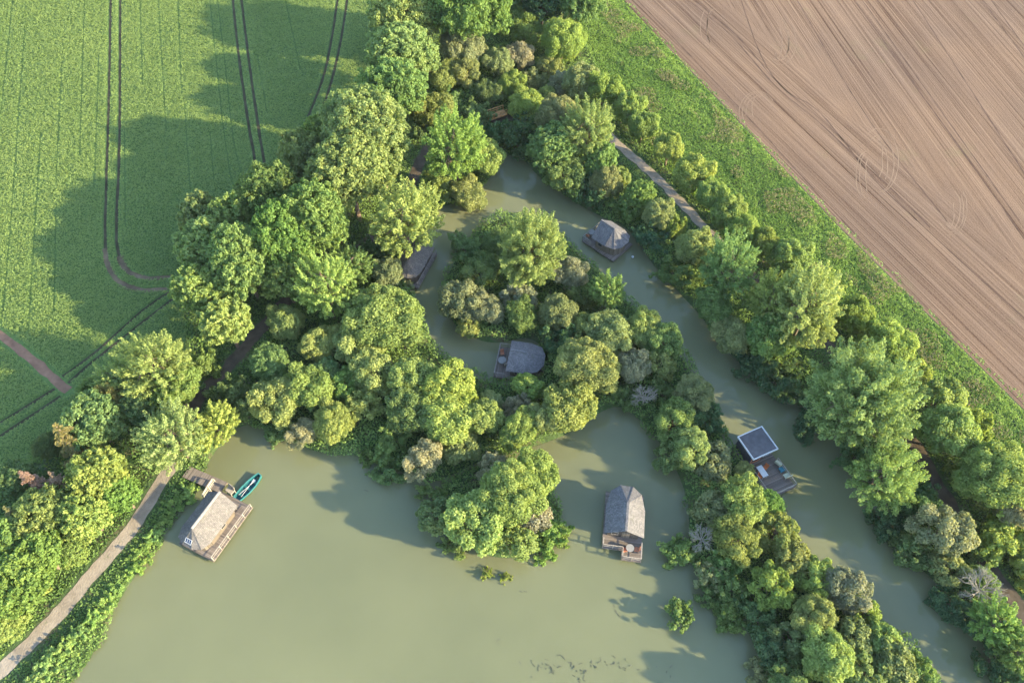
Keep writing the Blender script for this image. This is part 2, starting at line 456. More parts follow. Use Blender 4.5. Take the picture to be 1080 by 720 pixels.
# paths
k = NT("gravel_path"); c = k.pos()
f = k.noise(c, .7, 5, .65); f2 = k.noise(c, 5.0, 3)
col = k.ramp(f, [(.30, (.18, .15, .115)), (.5, (.25, .21, .165)), (.7, (.31, .265, .21))])
col = k.mix(k.ramp(k.noise(c, 1.1, 5, .7), [(.60, (0, 0, 0)), (.70, (.6, .6, .6))]), col, (.09, .13, .04))
M_PATH = k.principled(col, .95, f2, .06)
PATH_PX = [[(-40, 742), (-5, 712), (50, 660), (98, 605), (140, 556), (165, 515), (188, 480), (210, 420), (240, 388), (272, 350), (310, 310), (360, 275), (400, 245), (430, 200), (445, 168), (458, 150), (490, 132), (522, 126), (575, 122), (630, 135), (655, 155), (700, 195), (745, 242), (790, 290), (842, 335), (905, 395), (955, 455), (990, 512), (1036, 588), (1075, 640), (1120, 710)]]
PATHS = [smooth_line(P2(t, LAND), .8) for t in PATH_PX]
pp = PATHS[0]
def nearest(px, py): return int(np.argmin(((pp - np.array(at(px, py, LAND)[:2])) ** 2).sum(1)))
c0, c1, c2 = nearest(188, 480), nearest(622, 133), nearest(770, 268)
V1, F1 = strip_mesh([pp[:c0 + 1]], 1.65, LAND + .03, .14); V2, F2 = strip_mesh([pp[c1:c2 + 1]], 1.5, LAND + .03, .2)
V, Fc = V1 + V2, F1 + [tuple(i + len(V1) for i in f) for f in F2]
# LAND + .03, .14)
tag(mesh_obj("path", V, Fc, M_PATH), "pale gravel footpath looping round the ponds", kind="structure")
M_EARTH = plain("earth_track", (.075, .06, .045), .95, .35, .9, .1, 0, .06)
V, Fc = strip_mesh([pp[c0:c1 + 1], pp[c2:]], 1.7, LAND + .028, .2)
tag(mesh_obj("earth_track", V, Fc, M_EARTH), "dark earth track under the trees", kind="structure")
# ------------------------------------------------------------------ foliage generators
def unit(v): return v / (np.linalg.norm(v, axis=-1, keepdims=True) + 1e-9)
def leaves_mesh(name, P, N, size, tint, mat, asp=.55, T=None):
    n = len(P); N = unit(N)
    if T is None: T = rng.normal(size=(n, 3))
    T = unit(T - (T * N).sum(1, keepdims=True) * N); B = np.cross(N, T)
    L = (size * .5)[:, None]; Wd = L * asp
    curl = N * L * .35
    V = np.stack([P - T * L - curl, P - B * Wd, P + T * L - curl, P + B * Wd], 1).reshape(-1, 3)
    me = np_mesh(name, V, np.arange(n * 4).reshape(n, 4), mat)
    at_ = me.attributes.new('tint', 'FLOAT', 'FACE'); at_.data.foreach_set('value', np.clip(tint, 0, 1).astype(np.float32))
    return me
def sphere_dirs(n):
    return unit(rng.normal(size=(n, 3)))
def puff_leaves(puffs, dens, size, shell=.35, jitter=.55, up=.25):
    """puffs: (centre, radii(3), outward, tint)"""
    Ps, Ns, Ss, Ts = [], [], [], []
    for c, r, o, t in puffs:
        r = np.array(r); n = max(20, int(dens * 4 * math.pi * (np.prod(r) ** (2 / 3)) * .62))
        d = sphere_dirs(n * 2); keep = (d @ o) > rng.uniform(-.75, .25, n * 2); d = d[keep][:n]
        rad = 1 - shell * rng.random(len(d)) ** 1.6
        p = c + d * r * rad[:, None]
        nn = unit(d / r) + jitter * rng.normal(size=d.shape) * .6 + np.array([0, 0, up])
        Ps.append(p); Ns.append(nn); Ss.append(size * rng.uniform(.6, 1.35, len(d)))
        Ts.append(t + rng.normal(0, .17, len(d)))
    return np.concatenate(Ps), np.concatenate(Ns), np.concatenate(Ss), np.concatenate(Ts)
def surf_points(n, zmin=-.35, seed_tries=30):
    """roughly even directions over the upper part of a ball"""
    pts = []
    for i in range(n):
        best, bd = None, -1
        for _ in range(seed_tries):
            d = unit(rng.normal(size=3))
            if d[2] < zmin: d = d * np.array([1, 1, -1])
            m = min([np.linalg.norm(d - q) for q in pts], default=9)
            if m > bd: bd, best = m, d
        pts.append(best)
    return np.array(pts)

def limbs(mb, base, top, r, ends, n=6):
    mb.cone(base, top, r, r * .5, 8)
    for e in ends:
        t = random.uniform(.45, .95)
        a = Vector(base).lerp(Vector(top), t); e = Vector(e)
        m = a.lerp(e, .5) + Vector((random.uniform(-.3, .3), random.uniform(-.3, .3), .25))
        mb.cone(a, m, r * .38, r * .24, n); mb.cone(m, e, r * .24, r * .06, n)

def proto(kind, R, H, crown, trunk_mb):
    tm = bpy.data.meshes.new("trunk"); tm.from_pydata(trunk_mb.v, [], trunk_mb.f); tm.update()
    tm.materials.append(M_BARK)
    return dict(kind=kind, R=R, H=H, crown=crown, trunk=tm)

def make_willow(R, H, leaf=.25, dens=60):
    """rounded multi-lobed willow scrub"""
    n = int(8 + R * 2.6)
    dirs = surf_points(n, -.25)
    puffs = []
    cz = H * .52
    big = surf_points(6, -.1); amp = rng.uniform(-.28, .18, 6)
    for d in dirs:
        pr = R * random.uniform(.24, .46)
        fac = random.uniform(.74, 1.08) * (1 + (np.exp(-4 * (1 - big @ d)) * amp).sum())
        c = np.array([d[0] * (R - pr * .85) * fac, d[1] * (R - pr * .85) * fac, cz + d[2] * (H * .48 - pr * .7) * fac])
        c[2] = max(c[2], pr * .6)
        t = random.uniform(.25, .75)
        puffs.append((c, (pr, pr, pr * random.uniform(.85, 1.1)), unit(np.array([d[0], d[1], d[2] + .45])), t))
        for _ in range(4):       # knobbly little heads on each lobe
            q = unit(d + rng.normal(size=3) * .75 + np.array([0, 0, .4])); r2 = pr * random.uniform(.32, .52)
            puffs.append((c + q * pr * .8, (r2, r2, r2), unit(q + np.array([0, 0, .3])), t + random.uniform(-.15, .25)))
    P, N, S, T = puff_leaves(puffs, dens, leaf, .7, 1.0)
    me = leaves_mesh("crown", P, N, S, T, M_LEAF, .6)
    mb = MB(); ends = [p[0] * .85 for p in puffs[::5]]
    limbs(mb, (0, 0, -.9), (0, 0, H * .35), .12 + R * .03, ends)
    return proto('willow', R, H, me, mb)

def make_oak(R, H, leaf=.33, dens=27):
    """broad crown built of many separate leafy sprays with gaps between"""
    n = int(26 + R * 11); dirs = surf_points(n, -.3, 14)
    cz = H * .60; rz = H * .40; puffs = []
    big = surf_points(9, -.1)     # slow bulges in the outline
    amp = rng.uniform(-.20, .16, 9)
    for d in dirs:
        k_ = np.exp(-6 * (1 - big @ d)); b = 1 + (k_ * amp).sum()
        pr = R * random.uniform(.15, .25)
        fac = random.uniform(.78, 1.05) * b
        c = np.array([d[0] * (R - pr * .6) * fac, d[1] * (R - pr * .6) * fac, cz + d[2] * (rz - pr * .4) * fac])
        t = random.uniform(.2, .75)
        o = unit(np.array([d[0], d[1], d[2] + .5]))
        puffs.append((c, (pr, pr, pr * .75), o, t))
        for _ in range(5):
            q = unit(d * .9 + rng.normal(size=3) * .8 + np.array([0, 0, .3])); r2 = pr * random.uniform(.3, .5)
            puffs.append((c + q * pr * random.uniform(.85, 1.2), (r2, r2, r2 * .8), unit(q + np.array([0, 0, .4])), t + random.uniform(-.2, .3)))
    for _ in range(int(n * .35)):   # inner foliage
        d = unit(rng.normal(size=3)); f = random.uniform(.3, .65); pr = R * .26
        puffs.append((np.array([d[0] * R * f, d[1] * R * f, cz + d[2] * rz * f]), (pr, pr, pr), unit(d + np.array([0, 0, .5])), .3))
    P, N, S, T = puff_leaves(puffs, dens, leaf, .8, 1.0)
    me = leaves_mesh("crown", P, N, S, T, M_LEAF, .7)
    mb = MB(); ends = [p[0] * .9 for p in puffs[:n * 6:14]]
    limbs(mb, (0, 0, -.9), (0, 0, H * .7), .16 + R * .035, ends)
    return proto('oak', R, H, me, mb)

def make_plume(R, H, leaf=.26, per=230):
    """feathery crown of plumes that radiate up and outwards (poplar, white willow, alder)"""
    n = int(80 + R * 20); dirs = surf_points(n, -.25, 6)
    cz = H * .52; rz = H * .46
    Ps, Ns, Ss, Ts, Tg = [], [], [], [], []
    ends = []; big = surf_points(7, -.1); amp = rng.uniform(-.26, .16, 7)
    for d in dirs:
        tip = np.array([d[0] * R, d[1] * R, cz + d[2] * rz]) * random.uniform(.80, 1.10)
        tip[:2] *= 1 + (np.exp(-5 * (1 - big @ d)) * amp).sum()
        root = np.array([tip[0] * .45, tip[1] * .45, cz + (tip[2] - cz) * .40 - .15 * rz]) + rng.normal(size=3) * R * .10
        ax = tip - root; L = np.linalg.norm(ax); a = ax / L
        m = int(per * .55 * (.7 + .25 * R / 4.5)); t = rng.random(m) ** .75
        w = (R * .17) * np.sqrt(np.clip(1.02 - t, 0, 1)) * (t * .9 + .35)
        rd = rng.normal(size=(m, 3)); rd = unit(rd - (rd @ a)[:, None] * a)
        p = root + ax * t[:, None] + rd * (w * np.sqrt(rng.random(m)))[:, None]
        tn = random.uniform(.3, .7)
        Ps.append(p); Ns.append(rd * .8 + a * .35 + rng.normal(size=(m, 3)) * .45 + np.array([0, 0, .35]))
        Tg.append(a + rd * .7 + rng.normal(size=(m, 3)) * .25); Ss.append(leaf * rng.uniform(.6, 1.4, m)); Ts.append(tn + (t - .5) * .3 + rng.normal(0, .14, m))
        if random.random() < .25: ends.append(tip * .8)
    me = leaves_mesh("crown", np.concatenate(Ps), np.concatenate(Ns), np.concatenate(Ss), np.concatenate(Ts), M_LEAF, .5, np.concatenate(Tg))
    mb = MB(); limbs(mb, (0, 0, -.9), (0, 0, H * .8), .14 + R * .03, ends)
    return proto('plume', R, H, me, mb)

def make_shrub(R, H, leaf=.30, dens=40):
    n = int(9 + R * 4); puffs = []
    for i in range(n):
        a = random.uniform(0, 6.283); q = math.sqrt(random.random()) * R * .78
        pr = R * random.uniform(.22, .36)
        z = max(pr * .5, H * (1 - (q / R) ** 2) * random.uniform(.55, .9) - pr * .4)
        o = unit(np.array([math.cos(a) * q / R, math.sin(a) * q / R, .8]))
        t = random.uniform(.25, .75)
        puffs.append((np.array([math.cos(a) * q, math.sin(a) * q, z]), (pr, pr, pr * .9), o, t))
        for _ in range(3):
            d = unit(o + rng.normal(size=3) * .7); r2 = pr * .45
            puffs.append((puffs[-1][0] + d * pr * .7, (r2, r2, r2), d, t + random.uniform(-.2, .25)))
    P, N, S, T = puff_leaves(puffs, dens, leaf, .7, .9)
    me = leaves_mesh("crown", P, N, S, T, M_LEAF, .6)
    mb = MB()
    limbs(mb, (0, 0, -.9), (0, 0, H * .3), .10, [p[0] * .8 for p in puffs[::6]])
    return proto('shrub', R, H, me, mb)

def make_conifer(R, H):
    Ps, Ns, Ss, Ts, Tg = [], [], [], [], []
    mb = MB(); mb.cone((0, 0, -.9), (0, 0, H), .2, .03, 8)
    tiers = 13
    for i in range(tiers):
        f = i / (tiers - 1); z = H * (.18 + .8 * f); rr = R * (1 - f) ** .8 * random.uniform(.85, 1.1) + .12
        for j in range(int(5 + 5 * (1 - f))):
            a = random.uniform(0, 6.283); e = np.array([math.cos(a) * rr, math.sin(a) * rr, z - rr * .18])
            b = np.array([0, 0, z + .1]); m = int(30 + 60 * rr / R); t = rng.random(m)
            ax = e - b; side = np.array([-math.sin(a), math.cos(a), 0])
            w = (rr * .16) * (1.1 - t)
            p = b + ax * t[:, None] + side * (rng.uniform(-1, 1, m) * w)[:, None] + rng.normal(size=(m, 3)) * .05
            Ps.append(p); Ns.append(np.array([0, 0, 1.]) + rng.normal(size=(m, 3)) * .5); Tg.append(side * np.sign(rng.normal(size=m))[:, None] + unit(ax) * .7)
            Ss.append(np.full(m, .30) * rng.uniform(.7, 1.3, m)); Ts.append(.5 + rng.normal(0, .22, m))
            mb.cone(b, e, .035, .01, 4)
    me = leaves_mesh("crown", np.concatenate(Ps), np.concatenate(Ns), np.concatenate(Ss), np.concatenate(Ts), M_LEAF, .35, np.concatenate(Tg))
    return proto('conifer', R, H, me, mb)

def make_dead(R, H):
    """bare branching crown with a thin sprinkle of leaf"""
    tw = MB(); tips = []
    def grow(p, d, L, r, lev):
        q = p + d * L; tw.cone(p, q, r, r * .6, 5)
        if lev == 0: tips.append(q); return
        for _ in range(4 if lev > 1 else 3):
            nd = (d + Vector((random.gauss(0, .55), random.gauss(0, .55), random.gauss(0.02, .3)))).normalized()
            grow(q - d * L * random.uniform(0, .4), nd, L * random.uniform(.55, .8), r * .55, lev - 1)
    for i in range(11):
        a = i / 11 * 6.283 + random.uniform(-.2, .2); e = random.uniform(.25, 1.2)
        grow(Vector((0, 0, H * .35)), Vector((math.cos(a) * math.cos(e), math.sin(a) * math.cos(e), math.sin(e))), R * .42, .09, 3)
    me = bpy.data.meshes.new("crown"); me.from_pydata(tw.v, [], tw.f); me.update(); me.materials.append(M_TWIG)
    tm = MB(); tm.cone((0, 0, -.9), (0, 0, H * .4), .25, .16, 8)
    return proto('dead', R, H, me, tm)

PROTOS = {
    'willow': [make_willow(2.0, 3.4) for _ in range(3)] + [make_willow(3.2, 5.4) for _ in range(4)] + [make_willow(4.8, 8.0, .28, 50) for _ in range(3)],
    'oak': [make_oak(3.6, 8.5) for _ in range(3)] + [make_oak(5.2, 12.0) for _ in range(4)] + [make_oak(6.8, 14.5, .36, 23) for _ in range(2)],
    'plume': [make_plume(2.6, 6.5, .24, 170) for _ in range(2)] + [make_plume(4.3, 10.5) for _ in range(4)] + [make_plume(6.2, 13.5, .29, 340) for _ in range(2)],
    'shrub': [make_shrub(1.5, 1.8, .26) for _ in range(3)] + [make_shrub(2.6, 3.0) for _ in range(3)],
    'conifer': [make_conifer(2.2, 9.0) for _ in range(2)],
    'dead': [make_dead(3.0, 5.0) for _ in range(2)],
}
# natural leaf colours (reflectance)
PAL = {'v': (0.224, 0.340, 0.109), 'y': (.235, .312, .092), 'g': (0.165, 0.252, 0.086), 'd': (0.087, 0.160, 0.074), 'o': (0.235, 0.293, 0.108), 'p': (.225, .305, .108),
       's': (0.226, 0.267, 0.132), 'k': (.270, .285, .180), 'b': (0.178, 0.285, 0.087), 'a': (0.275, 0.270, 0.109), 'r': (0.367, 0.270, 0.218), 'm': (0.155, 0.230, 0.088)}
NAMES = {'willow': ('willow_tree', 'tree'), 'oak': ('broadleaf_tree', 'tree'), 'plume': ('feathery_tree', 'tree'),
         'shrub': ('shrub', 'shrub'), 'conifer': ('conifer_tree', 'tree'), 'dead': ('bare_willow', 'tree')}
GROW = {'willow': 1.16, 'oak': 1.14, 'plume': 1.14, 'shrub': 1.32, 'conifer': 1.1, 'dead': 1.1}
def plant(kind, px, py, rpx, tone, label, group, hs=1.0, base=None, rs=1.0):
    """one tree standing where the photo shows its crown"""
    ps = PROTOS[kind]
    z = LAND; R = 3
    for _ in range(3):
        dpt = depth(px, py, z); R = rs * GROW[kind] * rpx * dpt / 800.0
        pr = min(ps, key=lambda q: abs(math.log(q['R'] / R)))
        s = R / pr['R']; sz = s ** .75 * hs
        z = LAND + pr['H'] * sz * .52
    same = [q for q in ps if q['R'] == pr['R']]; pr = random.choice(same)
    p = at(px, py, z)
    gz_ = float(ground_z(shore(np.array([[p.x, p.y]])))[0]) if base is None else base
    nm, cat = NAMES[kind]
    root = empty(nm, (p.x, p.y, max(gz_, -.5)), random.uniform(0, 6.283), (s * random.uniform(.86, 1.14), s * random.uniform(.86, 1.14), sz))
    tag(root, label, cat, group)
    cr = link(bpy.data.objects.new("crown", pr['crown']), root)
    c = PAL[tone]; j = random.uniform(.86, 1.16)
    cr.color = (c[0] * j * random.uniform(.92, 1.08), c[1] * j, c[2] * j * random.uniform(.85, 1.15), 1)
    link(bpy.data.objects.new("trunk", pr['trunk']), root)
    return root

# ------------------------------------------------------------------ low growth nobody could count
def rand_in(poly, dens, box=None):
    lo = poly.min(0); hi = poly.max(0)
    if box: lo = np.maximum(lo, box[0]); hi = np.minimum(hi, box[1])
    n = int((hi - lo).prod() * dens)
    p = rng.uniform(lo, hi, (n, 2)); return p[inside(poly, p)]
def in_view(p, m=6):
    d = p[:, 1] * math.cos(PITCH) + (CAM_H) * math.sin(PITCH)
    return (np.abs(p[:, 0]) < d * .70 + m) & (p[:, 1] > 8) & (p[:, 1] < 160)
def vnoise(p, scale, seed=0):
    """smooth value noise in 2D"""
    r = np.random.default_rng(seed); g = r.random((128, 128)); q = p / scale
    i = np.floor(q).astype(int); f = q - i; f = f * f * (3 - 2 * f)
    a = g[i[:, 0] % 128, i[:, 1] % 128]; b = g[(i[:, 0] + 1) % 128, i[:, 1] % 128]
    c = g[i[:, 0] % 128, (i[:, 1] + 1) % 128]; d = g[(i[:, 0] + 1) % 128, (i[:, 1] + 1) % 128]
    return (a * (1 - f[:, 0]) + b * f[:, 0]) * (1 - f[:, 1]) + (c * (1 - f[:, 0]) + d * f[:, 0]) * f[:, 1]

# crop
p = rand_in(CROP, 46, ((-125, 20), (-10, 165))); p = p[in_view(p)]
keep = np.ones(len(p), bool)
for t in TRAMS: keep &= seg_dist(p, t) > .34
for t in FINES: keep &= seg_dist(p, t) > .13
keep &= seg_dist(p, PATCH[0]) > 1.0
p = p[keep]
n = len(p)
h = .38 + .16 * vnoise(p, 1.2, 1) + rng.uniform(-.05, .05, n)
N = rng.normal(size=(n, 3)) * .45; N[:, 2] = np.abs(N[:, 2]) * .7 + 1.0
T = rng.normal(size=(n, 3)) * .6 + np.array([0, 0, .6])
tn = .30 + .40 * vnoise(p, 16, 2) + .22 * (vnoise(p, 1.0, 3) - .5) + rng.normal(0, .09, n)
me = leaves_mesh("green_crop", np.stack([p[:, 0], p[:, 1], LAND + .05 + h * .55], 1), N, rng.uniform(.2, .34, n), tn, M_GRASS, .5, T)
o = link(bpy.data.objects.new("green_crop", me)); o.color = (.205, .288, .092, 1)
tag(o, "dense green cereal crop with tramlines left of the trees", kind="stuff")

# rank grass between hedge and ploughed field
BANK_IN = [(560, -8), (612, 40), (650, 110), (690, 165), (735, 215), (790, 258), (845, 285), (895, 330), (935, 362), (985, 398), (1025, 440), (1060, 490), (1095, 530)]
bank = np.concatenate([P2(BANK_IN, LAND), [[80, 8], [86, 5]], EDGE[::-1][1:-1] - np.array([.3, 0]), [[16, 155]]])
p = rand_in(bank, 62); p = p[in_view(p)]
n = len(p); ed = (p @ np.array([.905, .425])) - 79.2
dist = -ed
lush = np.clip(1.6 - dist, 0, 1)
hn = vnoise(p, 1.6, 5) * .65 + vnoise(p, .6, 6) * .35
h = (.15 + .6 * hn) * (1 - .55 * lush)
N = rng.normal(size=(n, 3)) * .6; N[:, 2] = np.abs(N[:, 2]) + .8
T = rng.normal(size=(n, 3)) * .5 + np.array([0, 0, .8])
tn = .12 + .75 * vnoise(p, 5, 7) * (vnoise(p, 1.3, 8) + .4) + .35 * lush + rng.normal(0, .12, n)
me = leaves_mesh("rough_grass", np.stack([p[:, 0], p[:, 1], LAND + h * .7], 1), N, rng.uniform(.22, .44, n), tn, M_GRASS, .38, T)
o = link(bpy.data.objects.new("rough_grass", me)); o.color = (.185, .300, .070, 1)
tag(o, "rank uneven grass between hedge and brown field", kind="stuff")
wd = (vnoise(p, 3.0, 9) > .52) & (dist > 1.5) & (dist < 6.0) & (rng.random(n) < .32) | (vnoise(p, 4.0, 10) > .76) & (rng.random(n) < .35)
q = p[wd]; m = len(q)
N = rng.normal(size=(m, 3)); N[:, 2] = np.abs(N[:, 2]) + .4
me = leaves_mesh("brown_weeds", np.stack([q[:, 0], q[:, 1], LAND + h[wd] * .8 + .25], 1), N, rng.uniform(.18, .32, m), rng.normal(.5, .25, m), M_GRASS, .5)
o = link(bpy.data.objects.new("brown_weeds", me)); o.color = (.22, .205, .12, 1)
tag(o, "seeding brownish weeds along the grass bank", kind="stuff")

# undergrowth below and between the trees
box = np.array([[-75., 8], [90, 8], [90, 150], [-75, 150]])
p = rand_in(box, 38); p = p[in_view(p)]
d = shore(p); ok = (d > .5 - 1.5 * vnoise(p, 1.7, 31)) & ~inside(CROP, p) & ~inside(PLOUGH, p) & ~inside(bank, p)
ok &= seg_dist(p, PATHS[0]) > 1.0 + .5 * rng.random(len(p))
p = p[ok]; d = d[ok]; n = len(p)
hn = vnoise(p, 2.5, 21) * .7 + vnoise(p, .9, 22) * .3
nearpath = np.clip((seg_dist(p, PATHS[0]) - 1.0) / 4.0, .10, 1)
shore_h = np.where(d < 1.2, .35, 0.0)
h = 2.1 * hn ** 1.4 * nearpath * np.where((p[:, 0] < -34) & (p[:, 1] < 40), .35, 1) + shore_h * (p[:, 0] > -34)
N = rng.normal(size=(n, 3)); N[:, 2] = np.abs(N[:, 2]) + .5
me = leaves_mesh("undergrowth", np.stack([p[:, 0], p[:, 1], np.maximum(ground_z(d), .05) + h * rng.uniform(.5, 1, n) + .08], 1), N, rng.uniform(.22, .42, n), .1 + .8 * vnoise(p, 3.5, 23) + rng.normal(0, .15, n), M_GRASS, .55)
o = link(bpy.data.objects.new("undergrowth", me)); o.color = (.145, .235, .072, 1)
tag(o, "brambles, nettles and grass under the trees", kind="stuff")
# ------------------------------------------------------------------ floating cabins
M_DECK = wood_mat("grey_deck", (.155, .13, .115), .16, 0)
M_WALL = wood_mat("dark_boards", (.10, .08, .065), .18, 1, .25)
M_WALLP = wood_mat("brown_boards", (.16, .13, .10), .18, 1, .25)
M_RAIL = plain("weathered_rail", (.28, .245, .205), .85, .25, 5)
M_RAILG = plain("grey_rail", (.20, .18, .165), .85, .25, 5)
M_SHING = shingle_mat("grey_shingles", (.165, .162, .172), .22)
M_SHINGP = shingle_mat("pinkish_shingles", (.185, .172, .165), .2)
M_SHINGB = shingle_mat("brown_shingles", (.15, .135, .13), .2)
M_FLOAT = plain("dark_float", (.05, .05, .05), .6)
M_WHITE = plain("white_paint", (.45, .47, .49), .45, .08, 3)
M_CREAM = plain("cream_cushion", (.45, .46, .34), .9, .12, 6)
M_TEAL = plain("teal_cushion", (.03, .15, .20), .85, .15, 6)
M_ORANGE = plain("orange_seat", (.38, .12, .045), .7, .12, 6)
M_TABLE = plain("grey_table_wood", (.22, .215, .21), .6, .15, 5)
M_TERRA = plain("terracotta", (.40, .16, .09), .8, .2, 6)
M_FELT = plain("dark_roof_felt", (.075, .075, .085), .75, .3, 1.2, .3, 0, .02)
M_SOLAR = plain("solar_cells", (.02, .035, .10), .15, .2, 8, .6)
M_RIDGE = plain("ridge_boards", (.34, .31, .27), .8, .15, 4)
k = NT("window_glass"); M_GLASS = k.principled((.03, .035, .04), .06, spec=.6)

def railing(name, segs, parent, mat, z0=.5, h=.95):
    mb = MB()
    for a, b in segs:
        a = Vector((*a, 0)); b = Vector((*b, 0)); L = (b - a).length; n = max(1, round(L / 1.3))
        for i in range(n + 1):
            q = a.lerp(b, i / n); mb.bar(q + Vector((0, 0, z0)), q + Vector((0, 0, z0 + h - .03)), .08)
        up = lambda z: Vector((0, 0, z))
        mb.bar(a + up(z0 + h), b + up(z0 + h), .09, .05)
        mb.bar(a + up(z0 + h * .52), b + up(z0 + h * .52), .04, .06)
    return mb.build(name, mat, parent)

def raft_cabin(label, back, front, W, roof_frac, group, roofm, wallm, deck_extra=(0, 0), ze=2.35, zr=4.0, rails='FLR', step=None, solar=None, ap=.42, prow=.5, railm=None, mats_ridge=None, front_cut=0.0):
    """local x = front; back/front are the two ends of the raft at deck height"""
    A = at(*back, .5); B = at(*front, .5); L = (B - A).length
    hd = math.atan2(B.y - A.y, B.x - A.x)
    root = empty("floating_cabin", (A.x, A.y, 0), hd); tag(root, label, "cabin", group)
    railm = railm or M_RAIL
    w = W / 2; yl, yr = w + deck_extra[0], -w - deck_extra[1]
    Lr = L * roof_frac
    fb = MB()
    for y in (yl - .5, (yl + yr) / 2, yr + .5): fb.bar((.3, y, .06), (L - .3 - (step or 0), y, .06), .62, .5, 8)
    fb.build("float", M_FLOAT, root)
    dk = MB()
    outline = [(.15, yr), (L, yr), (L, yl), (.15, yl)]
    if step:      # the right front corner of the deck stops short
        outline = [(.15, yr), (L - step, yr), (L - step, yr + (yl - yr) * .5), (L, yr + (yl - yr) * .5), (L, yl), (.15, yl)]
    dk.prism(outline, .3, .5)
    dk.build("deck", M_DECK, root)
    # roof: eaves round an apse at the back, gable at the front
    eav = [(Lr - front_cut, -w), (W * ap, -w), (W * ap * .30, -w * .80), (0, -w * .32), (.02, w * .35), (W * ap * .33, w * .80), (W * ap + .1, w), (Lr - front_cut, w)]
    r0 = (Lr + prow, 0, zr); r1 = (W * ap + .25, .05, zr - .02)
    ev = [(x, y, ze) for x, y in eav]
    vs = ev + [r0, r1]; n = len(ev); i0, i1 = n, n + 1
    fs = [(0, i0, i1, 1)] + [(i, i1, i + 1) for i in range(1, n - 2)] + [(n - 2, i1, i0, n - 1)]
    dn = [(x * .985 + .03, y * .97, z - .13) for x, y, z in vs]; m = len(vs)
    allf = fs + [tuple(reversed([q + m for q in f])) for f in fs]
    rim = [(i, i + 1) for i in range(n - 1)]
    allf += [(a, b, b + m, a + m) for a, b in rim] + [(n - 1, i0, i0 + m, n - 1 + m), (i0, 0, m, i0 + m)]
    roof = mesh_obj("roof", vs + dn, allf, roofm, root)
    rc = MB(); rc.bar((r1[0] - .1, r1[1], zr + .03), (r0[0], 0, zr + .05), .26, .06)
    rc.build("ridge_cap", mats_ridge or roofm, roof)
    # hip battens on the apse
    hb = MB()
    for e in ev[1:n - 1]: hb.bar(Vector(r1) + Vector((0, 0, .02)), Vector(e) + Vector((0, 0, .025)), .12, .04)
    hb.build("hip_cap", roofm, roof)
    # walls
    cx = Lr * .5
    wp = [(cx + (x - cx) * .84, y * .78) for x, y in eav]
    wp[0] = (Lr - front_cut - .55, wp[0][1]); wp[-1] = (Lr - front_cut - .55, wp[-1][1])
    wl = MB(); wl.prism(wp, .5, ze - .12)
    xf = wp[0][0]; yy = abs(wp[0][1])
    wl.add([(xf - .02, -yy, ze - .12), (xf - .02, yy, ze - .12), (xf - .02, 0, zr - .32), (xf - .12, -yy, ze - .12), (xf - .12, yy, ze - .12), (xf - .12, 0, zr - .32)],
           [(0, 1, 2), (5, 4, 3), (0, 2, 5, 3), (1, 4, 5, 2)])
    wl.build("wall", wallm, root)
    dr = MB(); dr.box(xf, xf + .05, -.15, .75, .5, 2.1); d_ = dr.build("door", M_WALLP if wallm is M_WALL else M_WALL, root)
    hn = MB(); hn.bar((xf + .05, -.02, 1.3), (xf + .10, -.02, 1.3), .05); hn.build("handle", M_FLOAT, d_)
    def window(cxw, cyw, along_x, wd=.8, hh=.7, zc=1.4):
        fr = MB(); gl = MB(); s = 1 if cyw > 0 else -1
        if along_x:
            for a, b in ((-wd / 2, -wd / 2 + .07), (wd / 2 - .07, wd / 2)): fr.box(cxw + a, cxw + b, min(cyw, cyw + s * .05), max(cyw, cyw + s * .05), zc - hh / 2, zc + hh / 2)
            for a, b in ((-hh / 2, -hh / 2 + .07), (hh / 2 - .07, hh / 2)): fr.box(cxw - wd / 2 + .07, cxw + wd / 2 - .07, min(cyw, cyw + s * .05), max(cyw, cyw + s * .05), zc + a, zc + b)
            gl.box(cxw - wd / 2 + .07, cxw + wd / 2 - .07, min(cyw, cyw + s * .02), max(cyw, cyw + s * .02), zc - hh / 2 + .07, zc + hh / 2 - .07)
        else:
            for a, b in ((-wd / 2, -wd / 2 + .07), (wd / 2 - .07, wd / 2)): fr.box(cxw, cxw + .05, cyw + a, cyw + b, zc - hh / 2, zc + hh / 2)
            for a, b in ((-hh / 2, -hh / 2 + .07), (hh / 2 - .07, hh / 2)): fr.box(cxw, cxw + .05, cyw - wd / 2 + .07, cyw + wd / 2 - .07, zc + a, zc + b)
            gl.box(cxw, cxw + .02, cyw - wd / 2 + .07, cyw + wd / 2 - .07, zc - hh / 2 + .07, zc + hh / 2 - .07)
        f_ = fr.build("window", railm, root); gl.build("pane", M_GLASS, f_)
    window(xf, -yy * .55, False)
    window((W * ap + xf) / 2 + .2, yy, True); window((W * ap + xf) / 2 + .2, -yy, True)
    segs = []
    e = .08; ymid = yr + (yl - yr) * .5
    if 'F' in rails:
        if step: segs += [((L - e, yl - e), (L - e, ymid + e)), ((L - e, ymid + e), (L - step - e, ymid + e)), ((L - step - e, ymid + e), (L - step - e, yr + e))]
        else: segs.append(((L - e, yr + e), (L - e, yl - e)))
    if 'L' in rails: segs.append(((Lr + .15, yl - e), (L - e, yl - e)))
    if 'R' in rails: segs.append(((Lr + .15, yr + e), (L - (step or 0) - e, yr + e)))
    if 'r' in rails: segs.append(((.3, yr + e), (L - e, yr + e)))
    railing("railing", segs, root, railm)
